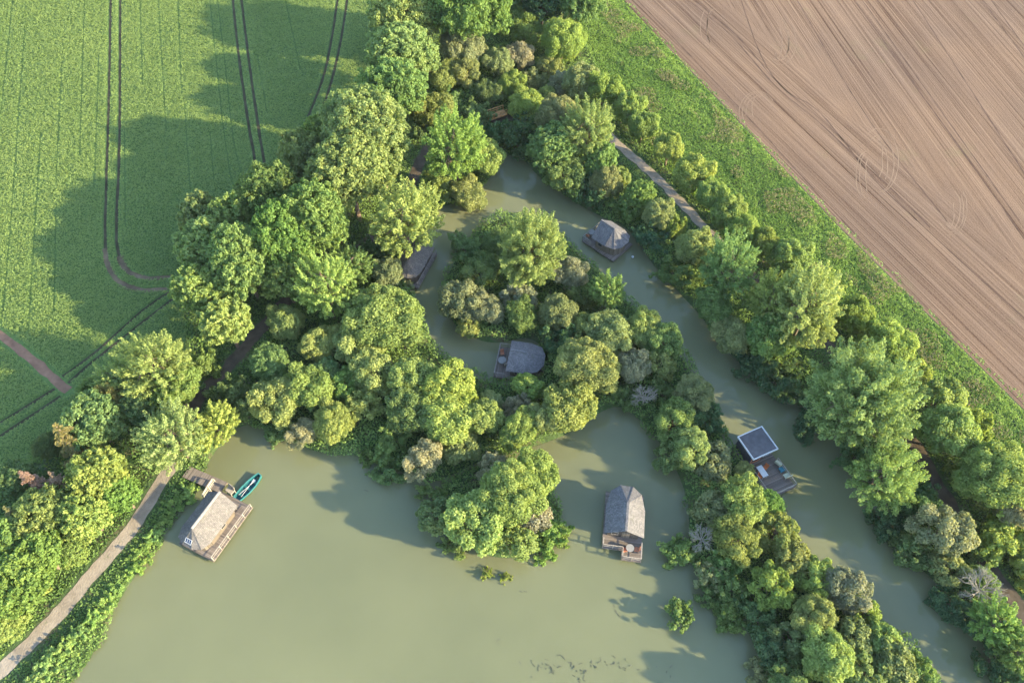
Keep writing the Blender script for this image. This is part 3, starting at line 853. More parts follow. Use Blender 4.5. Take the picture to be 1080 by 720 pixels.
    if solar:
        p0, p1, p2 = Vector(r1), Vector(ev[solar]), Vector(ev[solar + 1])
        mid = (p1 + p2) / 2; c = mid.lerp(p0, .30); ux = (p2 - p1).normalized(); nn = (p2 - p1).cross(p0 - p1).normalized()
        if nn.z < 0: nn = -nn
        uy = nn.cross(ux)
        q = [c + ux * a * .42 + uy * b * .28 + nn * .05 for a, b in ((-1, -1), (1, -1), (1, 1), (-1, 1))]
        sp = MB(); sp.add(q + [x - nn * .04 for x in q], [(0, 1, 2, 3), (7, 6, 5, 4), (0, 4, 5, 1), (1, 5, 6, 2), (2, 6, 7, 3), (3, 7, 4, 0)])
        s_ = sp.build("solar_panel", M_SOLAR, root)
        fr = MB()
        for i in range(4): fr.bar(q[i], q[(i + 1) % 4], .045, .05)
        for a in (-.14, .14): fr.bar(c + ux * a - uy * .28 + nn * .055, c + ux * a + uy * .28 + nn * .055, .025, .02)
        fr.build("frame", M_WHITE, s_)
    return root, hd, L

GC = "floating cabins with shingle roofs"
raft_cabin("largest pinkish shingle roofed raft cabin with solar panel, tied beside the shore path", (203, 582), (246, 524), 4.2, .86, GC, M_SHINGP, M_WALLP, (0, .75), rails='r', solar=3, mats_ridge=M_RIDGE, ze=2.2, zr=3.75, ap=.36, prow=.2)
raft_cabin("grey shingled raft cabin with stepped front deck alone on the open pond", (659, 519), (655, 590), 4.5, .74, GC, M_SHING, M_WALL, step=1.1, zr=4.5, prow=.3, ap=.62)
raft_cabin("grey raft cabin with dark side deck between central islet and willow belt", (574, 388), (524, 381), 4.9, .75, GC, M_SHING, M_WALL, railm=M_RAILG, ze=2.3, zr=3.7, prow=-.2)
raft_cabin("brownish raft cabin half under trees on the narrow left channel", (427, 301), (448, 264), 4.0, .92, GC, M_SHINGB, M_WALL, rails='r', railm=M_RAILG, zr=3.6, prow=.1)
raft_cabin("bluish grey raft cabin near the far end of the right channel", (658, 267), (624, 245), 4.6, .74, GC, M_SHING, M_WALLP, railm=M_RAILG, zr=4.2, prow=.15, front_cut=0.0)

# the flat roofed cabin
zf = 3.0
cs = [at(x, y, zf) for x, y in ((777.8, 459.9), (803.5, 449.4), (820.8, 473.8), (795, 484))]   # back-left, back-right, front-right, front-left
mid_b = (cs[0] + cs[1]) / 2; mid_f = (cs[2] + cs[3]) / 2
hd6 = math.atan2(mid_f.y - mid_b.y, mid_f.x - mid_b.x)
L6 = (mid_f - mid_b).length; W6 = ((cs[1] - cs[0]).length + (cs[2] - cs[3]).length) / 2
root = empty("floating_cabin", (mid_b.x, mid_b.y, 0), hd6)
tag(root, "dark flat roofed raft cabin with white roof edge and furnished sun deck", "cabin")
w = W6 / 2; DL = L6 + 4.3
mb = MB()
for y in (-w + .4, 0, w - .4): mb.bar((.2, y, .06), (DL - .2, y, .06), .62, .5, 8)
mb.build("float", M_FLOAT, root)
mb = MB(); mb.box(0, DL, -w - .05, w + .35, .3, .5); mb.build("deck", M_DECK, root)
mb = MB(); mb.box(.15, L6 - .5, -w + .15, w - .15, .5, zf - .2); mb.build("wall", plain("black_boards", (.05, .05, .06), .7, .3, 3), root)
rf = MB(); rf.box(.12, L6 - .12, -w + .12, w - .12, zf - .2, zf - .04); rfo = rf.build("roof", M_FELT, root)
tr = MB()
for a, b in (((0, -w), (L6, -w)), ((0, w), (L6, w))): tr.bar((*a, zf - .07), (*b, zf - .07), .11, .26)
for x in (.05, L6 - .05): tr.bar((x, -w + .055, zf - .07), (x, w - .055, zf - .07), .11, .255)
tr.build("roof_edge", M_WHITE, rfo)
xf = L6 - .5
mb = MB(); mb.box(xf, xf + .06, -w + .4, -w + 1.9, .55, 2.5); d_ = mb.build("door", M_TERRA, root)
mb = MB(); mb.box(xf + .06, xf + .08, -w + .5, -w + 1.8, 1.0, 2.4); mb.build("pane", M_GLASS, d_)
mb = MB()
for y in (-w + 2.2, w - .45): mb.box(xf, xf + .06, y, y + .08, 1.0, 2.4)
for z in (1.0, 2.32): mb.box(xf, xf + .06, -w + 2.28, w - .45, z, z + .08)
wn_ = mb.build("window", M_WHITE, root)
mb = MB(); mb.box(xf, xf + .03, -w + 2.28, w - .45, 1.08, 2.32); mb.build("pane", M_GLASS, wn_)
e = .08
railing("railing", [((DL - e, -w + e), (DL - e, w + .35 - e)), ((xf + 1.0, w + .35 - e), (DL - e, w + .35 - e)), ((xf + .4, -w + e), (DL - e, -w + e))], root, M_RAIL, h=.8)

# ------------------------------------------------------------------ furniture on the decks
def round_table(px, py, r, label, zt=.5):
    p = at(px, py, zt + .7); t = empty("round_table", (p.x, p.y, zt)); tag(t, label, "table", "round tables on the cabin decks")
    m = MB(); m.cone((0, 0, .67), (0, 0, .73), r, r, 20); m.build("tabletop", M_TABLE, t)
    m = MB(); m.cone((0, 0, .03), (0, 0, .67), .06, .05, 8); m.build("leg", M_RAILG, t)
    m = MB(); m.cone((0, 0, 0), (0, 0, .03), r * .5, r * .45, 12); m.build("base", M_RAILG, t)
round_table(664.5, 577.5, .46, "pale round table on the stepped deck of the cabin alone on the open pond")
round_table(529.6, 379.5, .55, "pale round table on the dark deck of the cabin beside the central islet")
round_table(624.2, 244.8, .50, "round table on the shaded deck of the cabin in the right channel")
def chair(px, py, rz, mat, label, group=None, zt=.5, s=1.0, wide=.5):
    p = at(px, py, zt + .4); t = empty("chair", (p.x, p.y, zt), rz, (s, s, s)); tag(t, label, "chair", group)
    w_ = wide / 2
    m = MB(); m.box(-.25, .25, -w_, w_, .38, .47); m.build("seat", mat, t, bevel=.02)
    m = MB(); m.add([(-.25, -w_, .47), (-.25, w_, .47), (-.36, w_, .95), (-.36, -w_, .95), (-.18, -w_, .47), (-.18, w_, .47), (-.29, w_, .95), (-.29, -w_, .95)],
                    [(3, 2, 1, 0), (4, 5, 6, 7), (0, 1, 5, 4), (1, 2, 6, 5), (2, 3, 7, 6), (3, 0, 4, 7)]); m.build("backrest", mat, t, bevel=.02)
    for x in (-.22, .22):
        for y in (-w_ + .04, w_ - .04):
            m = MB(); m.bar((x, y, 0), (x, y, .38), .05); m.build("leg", M_RAIL, t)
chair(821, 488.5, hd6 + 1.9, M_CREAM, "cream armchair nearest the flat roofed cabin's window", s=1.15, wide=.72)
chair(830, 501.5, hd6 + 3.14, M_CREAM, "cream armchair in the outer corner of the flat roofed cabin's deck", s=1.15, wide=.72)
chair(801.5, 502, hd6 + .6, M_ORANGE, "orange chair at the outer side of the white table")
chair(807, 493, hd6 - 1.2, M_ORANGE, "orange chair between the white table and the flat roofed cabin")
t_p = at(824.8, 494.8, .8); t = empty("ottoman", (t_p.x, t_p.y, .5), hd6); tag(t, "teal cushioned footstool between two cream armchairs", "footstool")
m = MB(); m.box(-.32, .32, -.36, .36, .22, .42); m.build("cushion", M_TEAL, t, bevel=.04)
for x in (-.26, .26):
    for y in (-.3, .3):
        m = MB(); m.bar((x, y, 0), (x, y, .22), .06); m.build("leg", M_RAIL, t)
t_p = at(804, 496.8, 1.2); t = empty("dining_table", (t_p.x, t_p.y, .5), hd6); tag(t, "white rectangular table with orange chairs on the sun deck", "table")
m = MB(); m.box(-.75, .75, -.38, .38, .70, .74); m.build("tabletop", M_WHITE, t)
for x in (-.66, .66):
    for y in (-.3, .3):
        m = MB(); m.bar((x, y, 0), (x, y, .70), .06); m.build("leg", M_WHITE, t)
chair(533.9, 384.3, 1.8, M_RAIL, "wooden chair beside the round table next to the central islet")
chair(529.8, 372.5, -1.4, M_TERRA, "reddish brown chair in the shaded corner of the deck beside the central islet")
chair(671.5, 579, 2.9, M_TERRA, "reddish brown chair right of the round table on the open pond")
chair(659, 579.5, .2, M_TERRA, "reddish brown chair left of the round table on the open pond")
chair(620, 248.5, .8, M_TERRA, "reddish brown chair on the deck in the right channel")
chair(243, 517.5, -2.2, M_RAIL, "pale wooden chair at the boat end of the largest cabin's deck", s=1.3, wide=.8)
chair(243.5, 533, 2.4, M_WHITE, "white chair under the sunlit eave of the largest cabin")
chair(246, 536, 2.6, M_TERRA, "brown chair by the railing of the largest cabin")

# ------------------------------------------------------------------ footbridge, gate, boat
def plank_bridge(a, b, width, label, name="footbridge", rail=True, z=.75):
    A = at(*a, z); B = at(*b, z); L = (B - A).length; hd = math.atan2(B.y - A.y, B.x - A.x)
    t = empty(name, (A.x, A.y, 0), hd); tag(t, label, "footbridge")
    m = MB(); m.box(0, L, -width / 2, width / 2, z - .1, z); m.build("deck", M_DECK if name == "footbridge" else M_ORW, t)
    m = MB()
    for y in (-width / 2 + .15, width / 2 - .15): m.bar((0, y, z - .2), (L, y, z - .2), .16, .19)
    m.build("beam", M_WALLP, t)
    if rail:
        for y in (-width / 2 + .05, width / 2 - .05):
            m = MB(); n = max(2, round(L / 1.2))
            for i in range(n + 1): m.bar((L * i / n * .98 + .03, y, z), (L * i / n * .98 + .03, y, z + .9), .09)
            m.bar((0, y, z + .93), (L, y, z + .93), .11, .07); m.bar((0, y, z + .5), (L, y, z + .5), .05, .09)
            m.build("handrail", M_RAIL if name == "footbridge" else M_ORW, t)
    return t
M_ORW = plain("fresh_orange_wood", (.45, .25, .10), .7, .2, 4)
plank_bridge((196, 497), (236, 514), 1.5, "weathered grey plank bridge from the shore path to the largest cabin", rail=False)
plank_bridge((513, 125), (533, 118), 1.5, "small fresh orange timber bridge with handrails among dark bushes at the pond's far end", name="timber_bridge", z=1.3)
a = at(214.5, 523, 1.4); b = at(225.5, 506, 1.4)
t = empty("gate", (a.x, a.y, 0), math.atan2(b.y - a.y, b.x - a.x)); tag(t, "pale slatted gate screen across the plank bridge", "gate")
Lg = (b - a).length
m = MB()
for x in (0, Lg / 2, Lg): m.bar((x, 0, -.4), (x, 0, 1.75), .12)
m.build("post", M_RAIL, t)
m = MB()
for z in (.7, 1.1, 1.5, 1.72): m.bar((0, .09, z), (Lg, .09, z), .06, .14)
m.build("slat", M_RIDGE, t)

def boat_shape():
    secs = []   # x, half width, bottom z, top z
    for x, hw, zb, zt in ((0, .48, -.08, .40), (.5, .56, -.14, .38), (1.6, .66, -.16, .36), (2.7, .62, -.14, .40), (3.5, .46, -.08, .48), (4.1, .26, .04, .56)):
        secs.append((x, hw, zb, zt))
    return secs
A = at(249.5, 526.5, .3); B = at(274.5, 501, .3)
t = empty("rowing_boat", (A.x, A.y, 0), math.atan2(B.y - A.y, B.x - A.x)); tag(t, "teal open rowing boat moored at the largest cabin", "boat")
sc = (B - A).length / 4.1; t.scale = (sc, 1.0, 1.0)
def loft(prof, secs):
    V, Fc = [], []
    for s in secs: V += prof(*s)
    m = len(V) // len(secs)
    for i in range(len(secs) - 1):
        for j in range(m - 1): Fc.append((i * m + j, i * m + j + 1, (i + 1) * m + j + 1, (i + 1) * m + j))
    Fc.append(tuple(range(m))); Fc.append(tuple((len(secs) - 1) * m + j for j in range(m))[::-1])
    return V, Fc
M_BOAT = plain("teal_paint", (.015, .12, .115), .4, .15, 4, .5)
M_BOATIN = plain("dark_teal_paint", (.008, .075, .095), .5, .3, 4)
V, Fc = loft(lambda x, h, zb, zt: [(x, -h, zt), (x, -h * .82, zb), (x, h * .82, zb), (x, h, zt)], boat_shape())
hull = mesh_obj("hull", V, Fc, M_BOAT, t)
V, Fc = loft(lambda x, h, zb, zt: [(x, -h + .07, zt - .005), (x, -h * .8 + .06, max(zb + .12, .02)), (x, h * .8 - .06, max(zb + .12, .02)), (x, h - .07, zt - .005)], [(x, h, zb, zt) for x, h, zb, zt in boat_shape()][:-1])
mesh_obj("liner", V, Fc[:-2], M_BOATIN, t)
m = MB(); s_ = boat_shape()
for i in range(len(s_) - 1):
    for sg in (-1, 1): m.bar((s_[i][0], sg * s_[i][1], s_[i][3] + .02), (s_[i + 1][0], sg * s_[i + 1][1], s_[i + 1][3] + .02), .11, .06)
m.bar((0, -.48, .42), (0, .48, .42), .12, .06); m.bar((4.1, -.26, .58), (4.1, .26, .58), .12, .06)
m.build("gunwale", plain("pale_teal_paint", (.05, .20, .195), .4, .1, 4), t)
for x, h in ((.75, .50), (1.9, .56), (3.0, .48)):
    m = MB(); m.box(x - .14, x + .14, -h, h, .24, .29); m.build("thwart", M_BOAT, t)
for i, (y, a) in enumerate(((-.2, .16), (.22, -.10))):
    m = MB(); m.bar((0, 0, 0), (2.0, 0, 0), .05, n=6); m.add([(2.0, -.03, -.012), (2.5, -.09, -.012), (2.5, .09, -.012), (2.0, .03, -.012), (2.0, -.03, .012), (2.5, -.09, .012), (2.5, .09, .012), (2.0, .03, .012)],
            [(3, 2, 1, 0), (4, 5, 6, 7), (0, 1, 5, 4), (1, 2, 6, 5), (2, 3, 7, 6), (3, 0, 4, 7)])
    o = m.build("oar", M_WHITE); hd = t.rotation_euler.z
    o.location = t.matrix_basis @ Vector((.6, y, .33)); o.rotation_euler = (0, 0, hd + a)
    tag(o, ("pale oar lying along the right side inside the teal boat", "pale oar lying along the left side inside the teal boat")[i], "oar")

# small mooring float
p = at(662.5, 266.5, .1); t = empty("mooring_buoy", (p.x + .6, p.y - .8, 0)); tag(t, "small white float beside the cabin in the right channel", "buoy")
m = MB()
for i in range(6):
    a0, a1 = -math.pi / 2 + math.pi * i / 6, -math.pi / 2 + math.pi * (i + 1) / 6
    m.cone((0, 0, .1 + .2 * math.sin(a0)), (0, 0, .1 + .2 * math.sin(a1)), max(.2 * math.cos(a0), .004), max(.2 * math.cos(a1), .004), 10)
m.build("float_body", M_WHITE, t)
m = MB(); m.bar((0, 0, .3), (0, 0, .42), .04, n=6); m.build("ring", M_FLOAT, t)

# drowned sticks and weed on the open water
m = MB()
for cx, cy, n, sp in ((571, 704, 16, 9), (620, 702, 22, 22), (655, 700, 14, 16), (612, 716, 10, 6), (648, 645, 4, 3), (553, 626, 2, 3), (527, 681, 2, 2), (703, 709, 3, 5), (399, 673, 1, 1), (388, 517, 1, 1)):
    for _ in range(n):
        p = at(cx + random.gauss(0, sp), cy + random.gauss(0, 4), .0); a = random.uniform(0, 6.28); L = random.uniform(.12, .5)
        q = p + Vector((math.cos(a) * L, math.sin(a) * L, 0)); m.bar(p + Vector((0, 0, .0)), q + Vector((0, 0, random.uniform(-.02, .10))), random.uniform(.03, .07), .05)
o = m.build("drowned_sticks", plain("wet_wood", (.10, .10, .065), .6)); tag(o, "dark sticks and weed breaking the pond surface", kind="stuff")
# ------------------------------------------------------------------ trees: kind, photo x, y, crown radius (px), tone, label, group [, height factor]
G1 = "trees along the top between crop and pond"
G2 = "trees of the left wood"
G3 = "trees of the lower left corner"
G4 = "bank shrubs beside the gravel path"
G5 = "willows of the peninsula"
G6 = "trees of the central islet"
G7 = "willows of the open pond islet"
G8 = "trees on the right bank"
G9 = "hedge bushes below the grass bank"
G10 = "willows on the long right spit"
TREES = [
 # top belt
 ('oak', 431, 22, 35, 'p', "tall pale broadleaf tree cut by the top edge beside the crop", G1),
 ('oak', 423, 66, 30, 'p', "greyish pale broadleaf tree second from the top along the crop edge", G1),
 ('oak', 417, 103, 25, 'b', "bright green broadleaf tree third from the top along the crop edge", G1),
 ('willow', 457, 118, 20, 'o', "rounded willow right of the third crop edge tree", G1),
 ('oak', 497, 12, 37, 'g', "wide mid green tree at the top edge right of the pale tree", G1),
 ('willow', 488, 50, 24, 's', "greyish two headed willow below the wide top edge tree", G1),
 ('willow', 490, 76, 17, 'o', "small olive willow below the greyish two headed willow", G1),
 ('willow', 467, 82, 16, 'o', "small willow between the crop edge trees and the small olive willow", G1),
 ('willow', 553, 29, 18, 'y', "compact ball shaped willow near the top edge", G1),
 ('willow', 593, 44, 22, 'y', "yellow green dome willow at the corner of the grass bank", G1),
 ('oak', 572, 8, 20, 'd', "dark leafy tree at the top edge left of the grass bank", G1),
 ('oak', 612, 6, 22, 'g', "leafy tree at the top edge where the grass bank begins", G1),
 ('oak', 535, 5, 18, 'm', "dark green tree between the wide tree and the ball willow at the top edge", G1),
 ('willow', 526, 67, 15, 's', "pale grey headed willow left of a pinkish topped one", G1),
 ('willow', 548, 59, 15, 'k', "pinkish grey topped willow below the ball shaped one", G1),
 ('willow', 579, 70, 12, 'o', "small willow under the yellow green dome", G1),
 ('willow', 594, 88, 12, 'k', "brownish grey small willow left of the bank hedge", G1),
 ('willow', 561, 85, 12, 's', "small grey round willow in the middle of the top thicket", G1),
 ('willow', 541, 89, 14, 'y', "lit yellow green willow above the orange timber bridge", G1),
 ('willow', 577, 100, 9, 'o', "smallest ball willow right of the orange timber bridge", G1),
 ('willow', 516, 98, 15, 'm', "shaded willow just above the orange timber bridge", G1, .8),
 ('willow', 555, 112, 19, 'y', "broad olive topped willow right of the orange timber bridge", G1, .8),
 ('shrub', 502, 117, 12, 'm', "dark bush left of the orange timber bridge", G1),
 ('shrub', 545, 142, 22, 'd', "dark bush at the tip of the upper pond", G1),
 ('shrub', 518, 142, 14, 'd', "low dark bush below the orange timber bridge", G1),
 ('willow', 576, 130, 18, 'm', "grey green willow behind the tip of the upper pond", G1, .8),
 ('plume', 480, 158, 31, 'b', "bright feathery tree standing left of the pond's tip", G1),
 ('willow', 512, 166, 19, 'o', "olive bush hanging over the water right of the bright feathery tree", G1),
 ('willow', 493, 200, 18, 'o', "olive bush at the water below the bright feathery tree", G1, .8),
 ('shrub', 460, 196, 15, 'o', "low leafy bush by the path bend left of the upper pond", G1),
 ('shrub', 440, 130, 12, 'm', "dark bush at the path below the bright crop edge tree", G1),
 ('shrub', 470, 106, 12, 'm', "dark low bush in the gap of the top thicket", G1),
 # right of the upper pond
 ('plume', 620, 139, 25, 'p', "light green upright feathery tree at the head of the gravel path", G8),
 ('willow', 590, 128, 22, 's', "grey green willow left of the upright feathery tree", G8),
 ('oak', 583, 160, 25, 'm', "dark rounded tree at the right of the pond's tip", G8, .7),
 ('willow', 596, 184, 22, 'm', "dark willow overhanging the right shore near the pond's tip", G8, .8),
 ('oak', 633, 172, 19, 'g', "leafy tree between the feathery tree and the willows above the far right cabin", G8, .7),
 ('willow', 638, 192, 17, 's', "sage willow above the bluish grey cabin", G8, .9),
 ('willow', 654, 188, 11, 'o', "small olive willow left of the pale path stretch", G8),
 ('shrub', 622, 203, 17, 'd', "dark bush at the water above the bluish grey cabin", G8),
 ('oak', 675, 207, 15, 'b', "bright leafy tree at the left edge of the pale path stretch", G8, .7),
 ('shrub', 664, 217, 15, 'm', "dark green bush behind the bluish grey cabin", G8),
 ('willow', 694, 226, 16, 's', "grey topped willow right of the bluish grey cabin", G8),
 ('willow', 712, 239, 12, 'y', "yellowish willow near the lower end of the pale path stretch", G8),
 ('shrub', 686, 250, 15, 'd', "dark bush at the water right of the bluish grey cabin", G8),
 ('willow', 732, 262, 19, 'o', "olive willow at the shore below the path stretch", G8),
 ('plume', 767, 283, 29, 'g', "mid green feathery tree where the path dives under trees", G8),
 ('shrub', 716, 286, 17, 'm', "dark shore bush opposite the central islet's right end", G8),
 ('willow', 752, 322, 21, 'm', "dark willow over the channel below the mid green feathery tree", G8),
 ('willow', 772, 351, 20, 's', "grey willow at the channel left of the twin pale trees", G8, .8),
 ('plume', 812, 316, 24, 'p', "left one of the twin pale feathery trees", G8),
 ('plume', 850, 329, 36, 'p', "right and larger one of the twin pale feathery trees", G8),
 ('willow', 812, 358, 23, 'g', "green tree at the foot of the twin pale feathery trees", G8),
 ('shrub', 797, 382, 17, 'd', "dark shore bush below the twin pale trees", G8),
 ('shrub', 827, 402, 21, 'd', "dark bush on the shore left of the biggest mid green tree", G8),
 ('plume', 910, 423, 50, 'g', "biggest mid green tree on the right bank", G8),
 ('shrub', 862, 440, 18, 'd', "dark shore bush below left of the biggest mid green tree", G8),
 ('plume', 936, 500, 29, 'b', "bright feathery tree below the biggest mid green tree", G8),
 ('shrub', 908, 478, 17, 'd', "dark bush between the two big feathery trees at the shore", G8),
 ('shrub', 965, 530, 21, 'd', "dark bush below the bright feathery tree beside the dark path", G8),
 ('shrub', 942, 545, 19, 'd', "dark shore bush above the greyish yellow willow", G8),
 ('willow', 993, 562, 29, 'k', "greyish yellow willow between channel and dark path", G8),
 ('shrub', 966, 577, 20, 'm', "green bush at the water left of the greyish yellow willow", G8),
 ('willow', 1000, 598, 18, 's', "small sage willow under the greyish yellow one", G8, .8),
 ('shrub', 1022, 578, 11, 'm', "small dark bush right of the greyish yellow willow", G8),
 ('dead', 1037, 620, 26, 'k', "half bare grey willow with spreading twigs beside the dark path", G8),
 ('willow', 1034, 612, 17, 'm', "green regrowth bush behind the half bare willow", G8, .7),
 ('shrub', 1004, 629, 17, 'd', "dark shore bush left of the half bare willow", G8),
 ('plume', 1053, 658, 25, 'b', "lush feathery tree below the half bare willow", G8, .8),
 ('plume', 1078, 686, 22, 'b', "lush bright tree at the lower right corner", G8, .8),
 ('shrub', 1030, 652, 16, 'd', "dark shore bush below the half bare willow", G8),
 ('shrub', 1052, 694, 19, 'd', "dark shore bush near the lower right corner", G8),
 ('shrub', 1082, 722, 20, 'm', "bush cut by the lower right corner", G8),
 # hedge under the grass bank; yellow tones put the sunlight into the leaf colour
 ('willow', 612, 88, 15, 's', "sage topped hedge bush at the upper end of the hedge", G9),
 ('willow', 638, 98, 17, 'y', "second olive hedge bush from the upper end", G9),
 ('willow', 663, 115, 15, 'y', "third hedge bush from the upper end, yellowish", G9),
 ('willow', 678, 134, 14, 'y', "fourth hedge bush from the upper end beside the path", G9),
 ('willow', 705, 159, 15, 'y', "fifth hedge bush from the upper end beside the pale path", G9),
 ('willow', 731, 184, 16, 'y', "sixth hedge bush from the upper end, long and rounded", G9),
 ('willow', 751, 207, 14, 'y', "seventh hedge bush from the upper end", G9),
 ('willow', 768, 225, 15, 'y', "eighth hedge bush from the upper end", G9),
 ('willow', 783, 244, 16, 'y', "ninth hedge bush from the upper end, level with the mid green feathery tree", G9),
 ('willow', 806, 259, 15, 'y', "tenth hedge bush from the upper end, above the twin pale trees", G9),
 ('willow', 832, 272, 17, 'y', "eleventh hedge bush with a bright crest behind the twin pale trees", G9),
 ('shrub', 872, 300, 15, 'y', "low bush right behind the larger twin pale tree", G9),
 ('willow', 901, 333, 18, 'y', "dark round hedge bush right of the twin pale trees", G9),
 ('willow', 936, 363, 19, 'y', "olive hedge bush behind the biggest mid green tree", G9),
 ('shrub', 912, 358, 13, 'y', "low bush between the dark round hedge bush and the biggest tree", G9),
 ('willow', 962, 391, 15, 'y', "small yellowish hedge bush behind the biggest mid green tree", G9),
 ('willow', 988, 425, 22, 'y', "broad olive hedge bush right of the biggest mid green tree", G9),
 ('willow', 1000, 456, 26, 'y', "large domed yellow rimmed hedge bush above the dark path", G9),
 ('willow', 1028, 448, 16, 'y', "narrow bright hedge bush facing the brown field", G9),
 ('willow', 1048, 502, 28, 'y', "largest hedge bush near the right edge above the dark path", G9),
 ('willow', 1072, 535, 19, 'k', "greyish hedge bush cut by the right edge", G9),
 ('shrub', 1022, 500, 17, 'y', "dark leafy bush hugging the dark path", G9),
 ('shrub', 1062, 566, 20, 'y', "dark leafy bush at the right edge under the greyish hedge bush", G9),
 ('shrub', 1085, 594, 17, 'y', "last leafy bush at the right edge beside the dark path", G9),
 # left wood
 ('oak', 386, 150, 37, 'p', "pale wide broadleaf tree at the upper end of the left wood", G2),
 ('oak', 338, 144, 17, 'p', "small pale tree at the wood's upper crop corner", G2),
 ('oak', 325, 174, 26, 'o', "olive broadleaf tree at the crop edge of the left wood", G2),
 ('oak', 370, 192, 36, 'o', "broad olive tree in the middle of the left wood", G2),
 ('oak', 403, 172, 21, 'g', "mid green tree at the path side of the left wood's upper end", G2),
 ('plume', 427, 231, 32, 'p', "pale star shaped feathery tree above the brownish raft cabin", G2),
 ('oak', 287, 214, 28, 'g', "ragged green tree jutting towards the crop", G2),
 ('oak', 217, 234, 21, 'p', "lone pale tree at the left tip of the wood", G2),
 ('oak', 253, 240, 27, 'g', "green tree second from the left tip of the wood", G2),
 ('oak', 221, 268, 26, 'p', "pale leafy tree below the lone tip tree", G2),
 ('oak', 258, 282, 31, 'g', "tall green tree in the lower left wood", G2),
 ('oak', 300, 262, 31, 'b', "bright green tree in the heart of the left wood", G2),
 ('oak', 216, 310, 26, 'p', "pale tree bulging into the shaded crop", G2),
 ('oak', 240, 345, 22, 'y', "yellow green tree at the lower end of the left wood above the dark path", G2),
 ('oak', 302, 296, 25, 'g', "green tree overlooking the dark path bend", G2),
 ('oak', 335, 240, 31, 'b', "bright leafy tree left of the star shaped one", G2),
 ('plume', 343, 305, 30, 'p', "pale feathery tree leaning over the dark path", G2),
 ('plume', 372, 280, 20, 'g', "smooth green tree left of the brownish raft cabin", G2, .8),
 ('willow', 409, 288, 18, 's', "grey willow touching the brownish raft cabin", G2, .8),
 ('shrub', 425, 289, 11, 's', "small grey bush against the brownish raft cabin", G2),
 ('shrub', 392, 262, 12, 'd', "dark bush in the shade behind the brownish raft cabin", G2),
 ('shrub', 213, 385, 16, 'g', "leafy bush between the dark path and the crop shade", G2),
 ('shrub', 200, 402, 12, 'm', "small bush beside the dark path's lower bend", G2),
 # peninsula
 ('willow', 405, 338, 35, 'y', "biggest smooth domed willow on the peninsula above the left channel", G5),
 ('willow', 378, 358, 26, 'o', "olive domed willow left of the biggest dome", G5),
 ('willow', 301, 341, 18, 'o', "single round willow on the pond side of the dark path", G5),
 ('willow', 338, 362, 20, 'o', "tall lobed willow between the round one and the domes", G5),
 ('oak', 284, 384, 20, 'g', "leafy tree beside the dark path above the small bay", G5, .6),
 ('shrub', 248, 420, 22, 'm', "dark green bush between dark path and small bay", G5),
 ('willow', 292, 423, 24, 'o', "olive willow above the small bay with a yellowish crest", G5),
 ('willow', 326, 411, 25, 'y', "bright yellow green domed willow right of the small bay", G5),
 ('willow', 364, 406, 16, 'b', "vivid round bush in a dark gap of the peninsula", G5),
 ('willow', 350, 446, 20, 'o', "olive willow at the shore below the yellow green dome", G5),
 ('willow', 320, 457, 19, 'k', "brownish willow right of the small bay's mouth", G5, .8),
 ('shrub', 289, 452, 13, 'm', "dark bush at the small bay's mouth", G5),
 ('willow', 393, 393, 24, 'o', "knobbly olive willow under the biggest dome", G5),
 ('willow', 382, 428, 18, 'y', "yellow lit willow in the middle shore of the peninsula", G5),
 ('oak', 344, 395, 15, 'm', "dark leafy tree in the shadow left of the vivid bush", G5, .6),
 ('willow', 432, 400, 24, 'y', "knobbly willow at the head of the peninsula's broad thicket", G5),
 ('willow', 470, 412, 27, 'y', "large many headed willow at the channel side of the broad thicket", G5),
 ('willow', 434, 432, 25, 'g', "green many headed willow in the broad thicket's left part", G5),
 ('willow', 468, 444, 27, 'y', "large many headed willow on the pond side of the broad thicket", G5),
 ('shrub', 413, 466, 15, 'b', "vivid small bush at the pond side left of the pinkish willow", G5),
 ('shrub', 408, 494, 14, 'm', "small dark bush at the waterline left of the pinkish willow", G5),
 ('shrub', 388, 478, 9, 'g', "tiny bush standing out in the water near the small inlet", G5),
 ('willow', 447, 486, 21, 'k', "pinkish grey half bare willow on the pond side", G5),
 ('shrub', 454, 518, 11, 'm', "dark green bush under the pinkish grey willow", G5),
 ('willow', 507, 443, 21, 'y', "yellow willow between the broad thicket and the grey topped one", G5),
 ('willow', 517, 426, 14, 's', "sage willow at the channel's dead end left of the dark deck", G5, .8),
 ('willow', 485, 474, 17, 'o', "low olive willow at the narrow gap to the open pond islet", G5, .8),
 ('willow', 556, 409, 16, 'y', "bright willow partly covering the cabin beside the central islet", G5),
 ('willow', 548, 431, 15, 'k', "pinkish topped willow below the bright one", G5),
 ('willow', 547, 452, 20, 'y', "yellow green willow at the pond shore below the pinkish topped one", G5),
 ('willow', 600, 430, 27, 'o', "broad fine leaved olive willow at the pond shore", G5),
 ('willow', 575, 443, 19, 'o', "olive willow left of the broad fine leaved one", G5),
 ('willow', 620, 388, 30, 'o', "wide olive willow right of the cabin beside the central islet", G5),
 ('willow', 645, 354, 22, 'o', "grey olive willow on the neck to the central islet", G5),
 ('willow', 678, 346, 20, 'o', "round willow with a brown crest by the right channel", G5),
 ('willow', 699, 360, 20, 'g', "green willow by the right channel below the brown crested one", G5),
 ('willow', 668, 387, 18, 'k', "brownish willow in the middle of the neck", G5),
 ('willow', 695, 387, 17, 'o', "olive willow at the head of the right spit", G5),
 ('dead', 680, 418, 16, 'k', "grey leafless willow leaning over the pond at the neck", G5),
 ('shrub', 660, 416, 13, 'm', "low dark bush left of the leafless willow", G5),
 ('shrub', 700, 415, 14, 'm', "dark bush right of the leafless willow", G5),
 # central islet
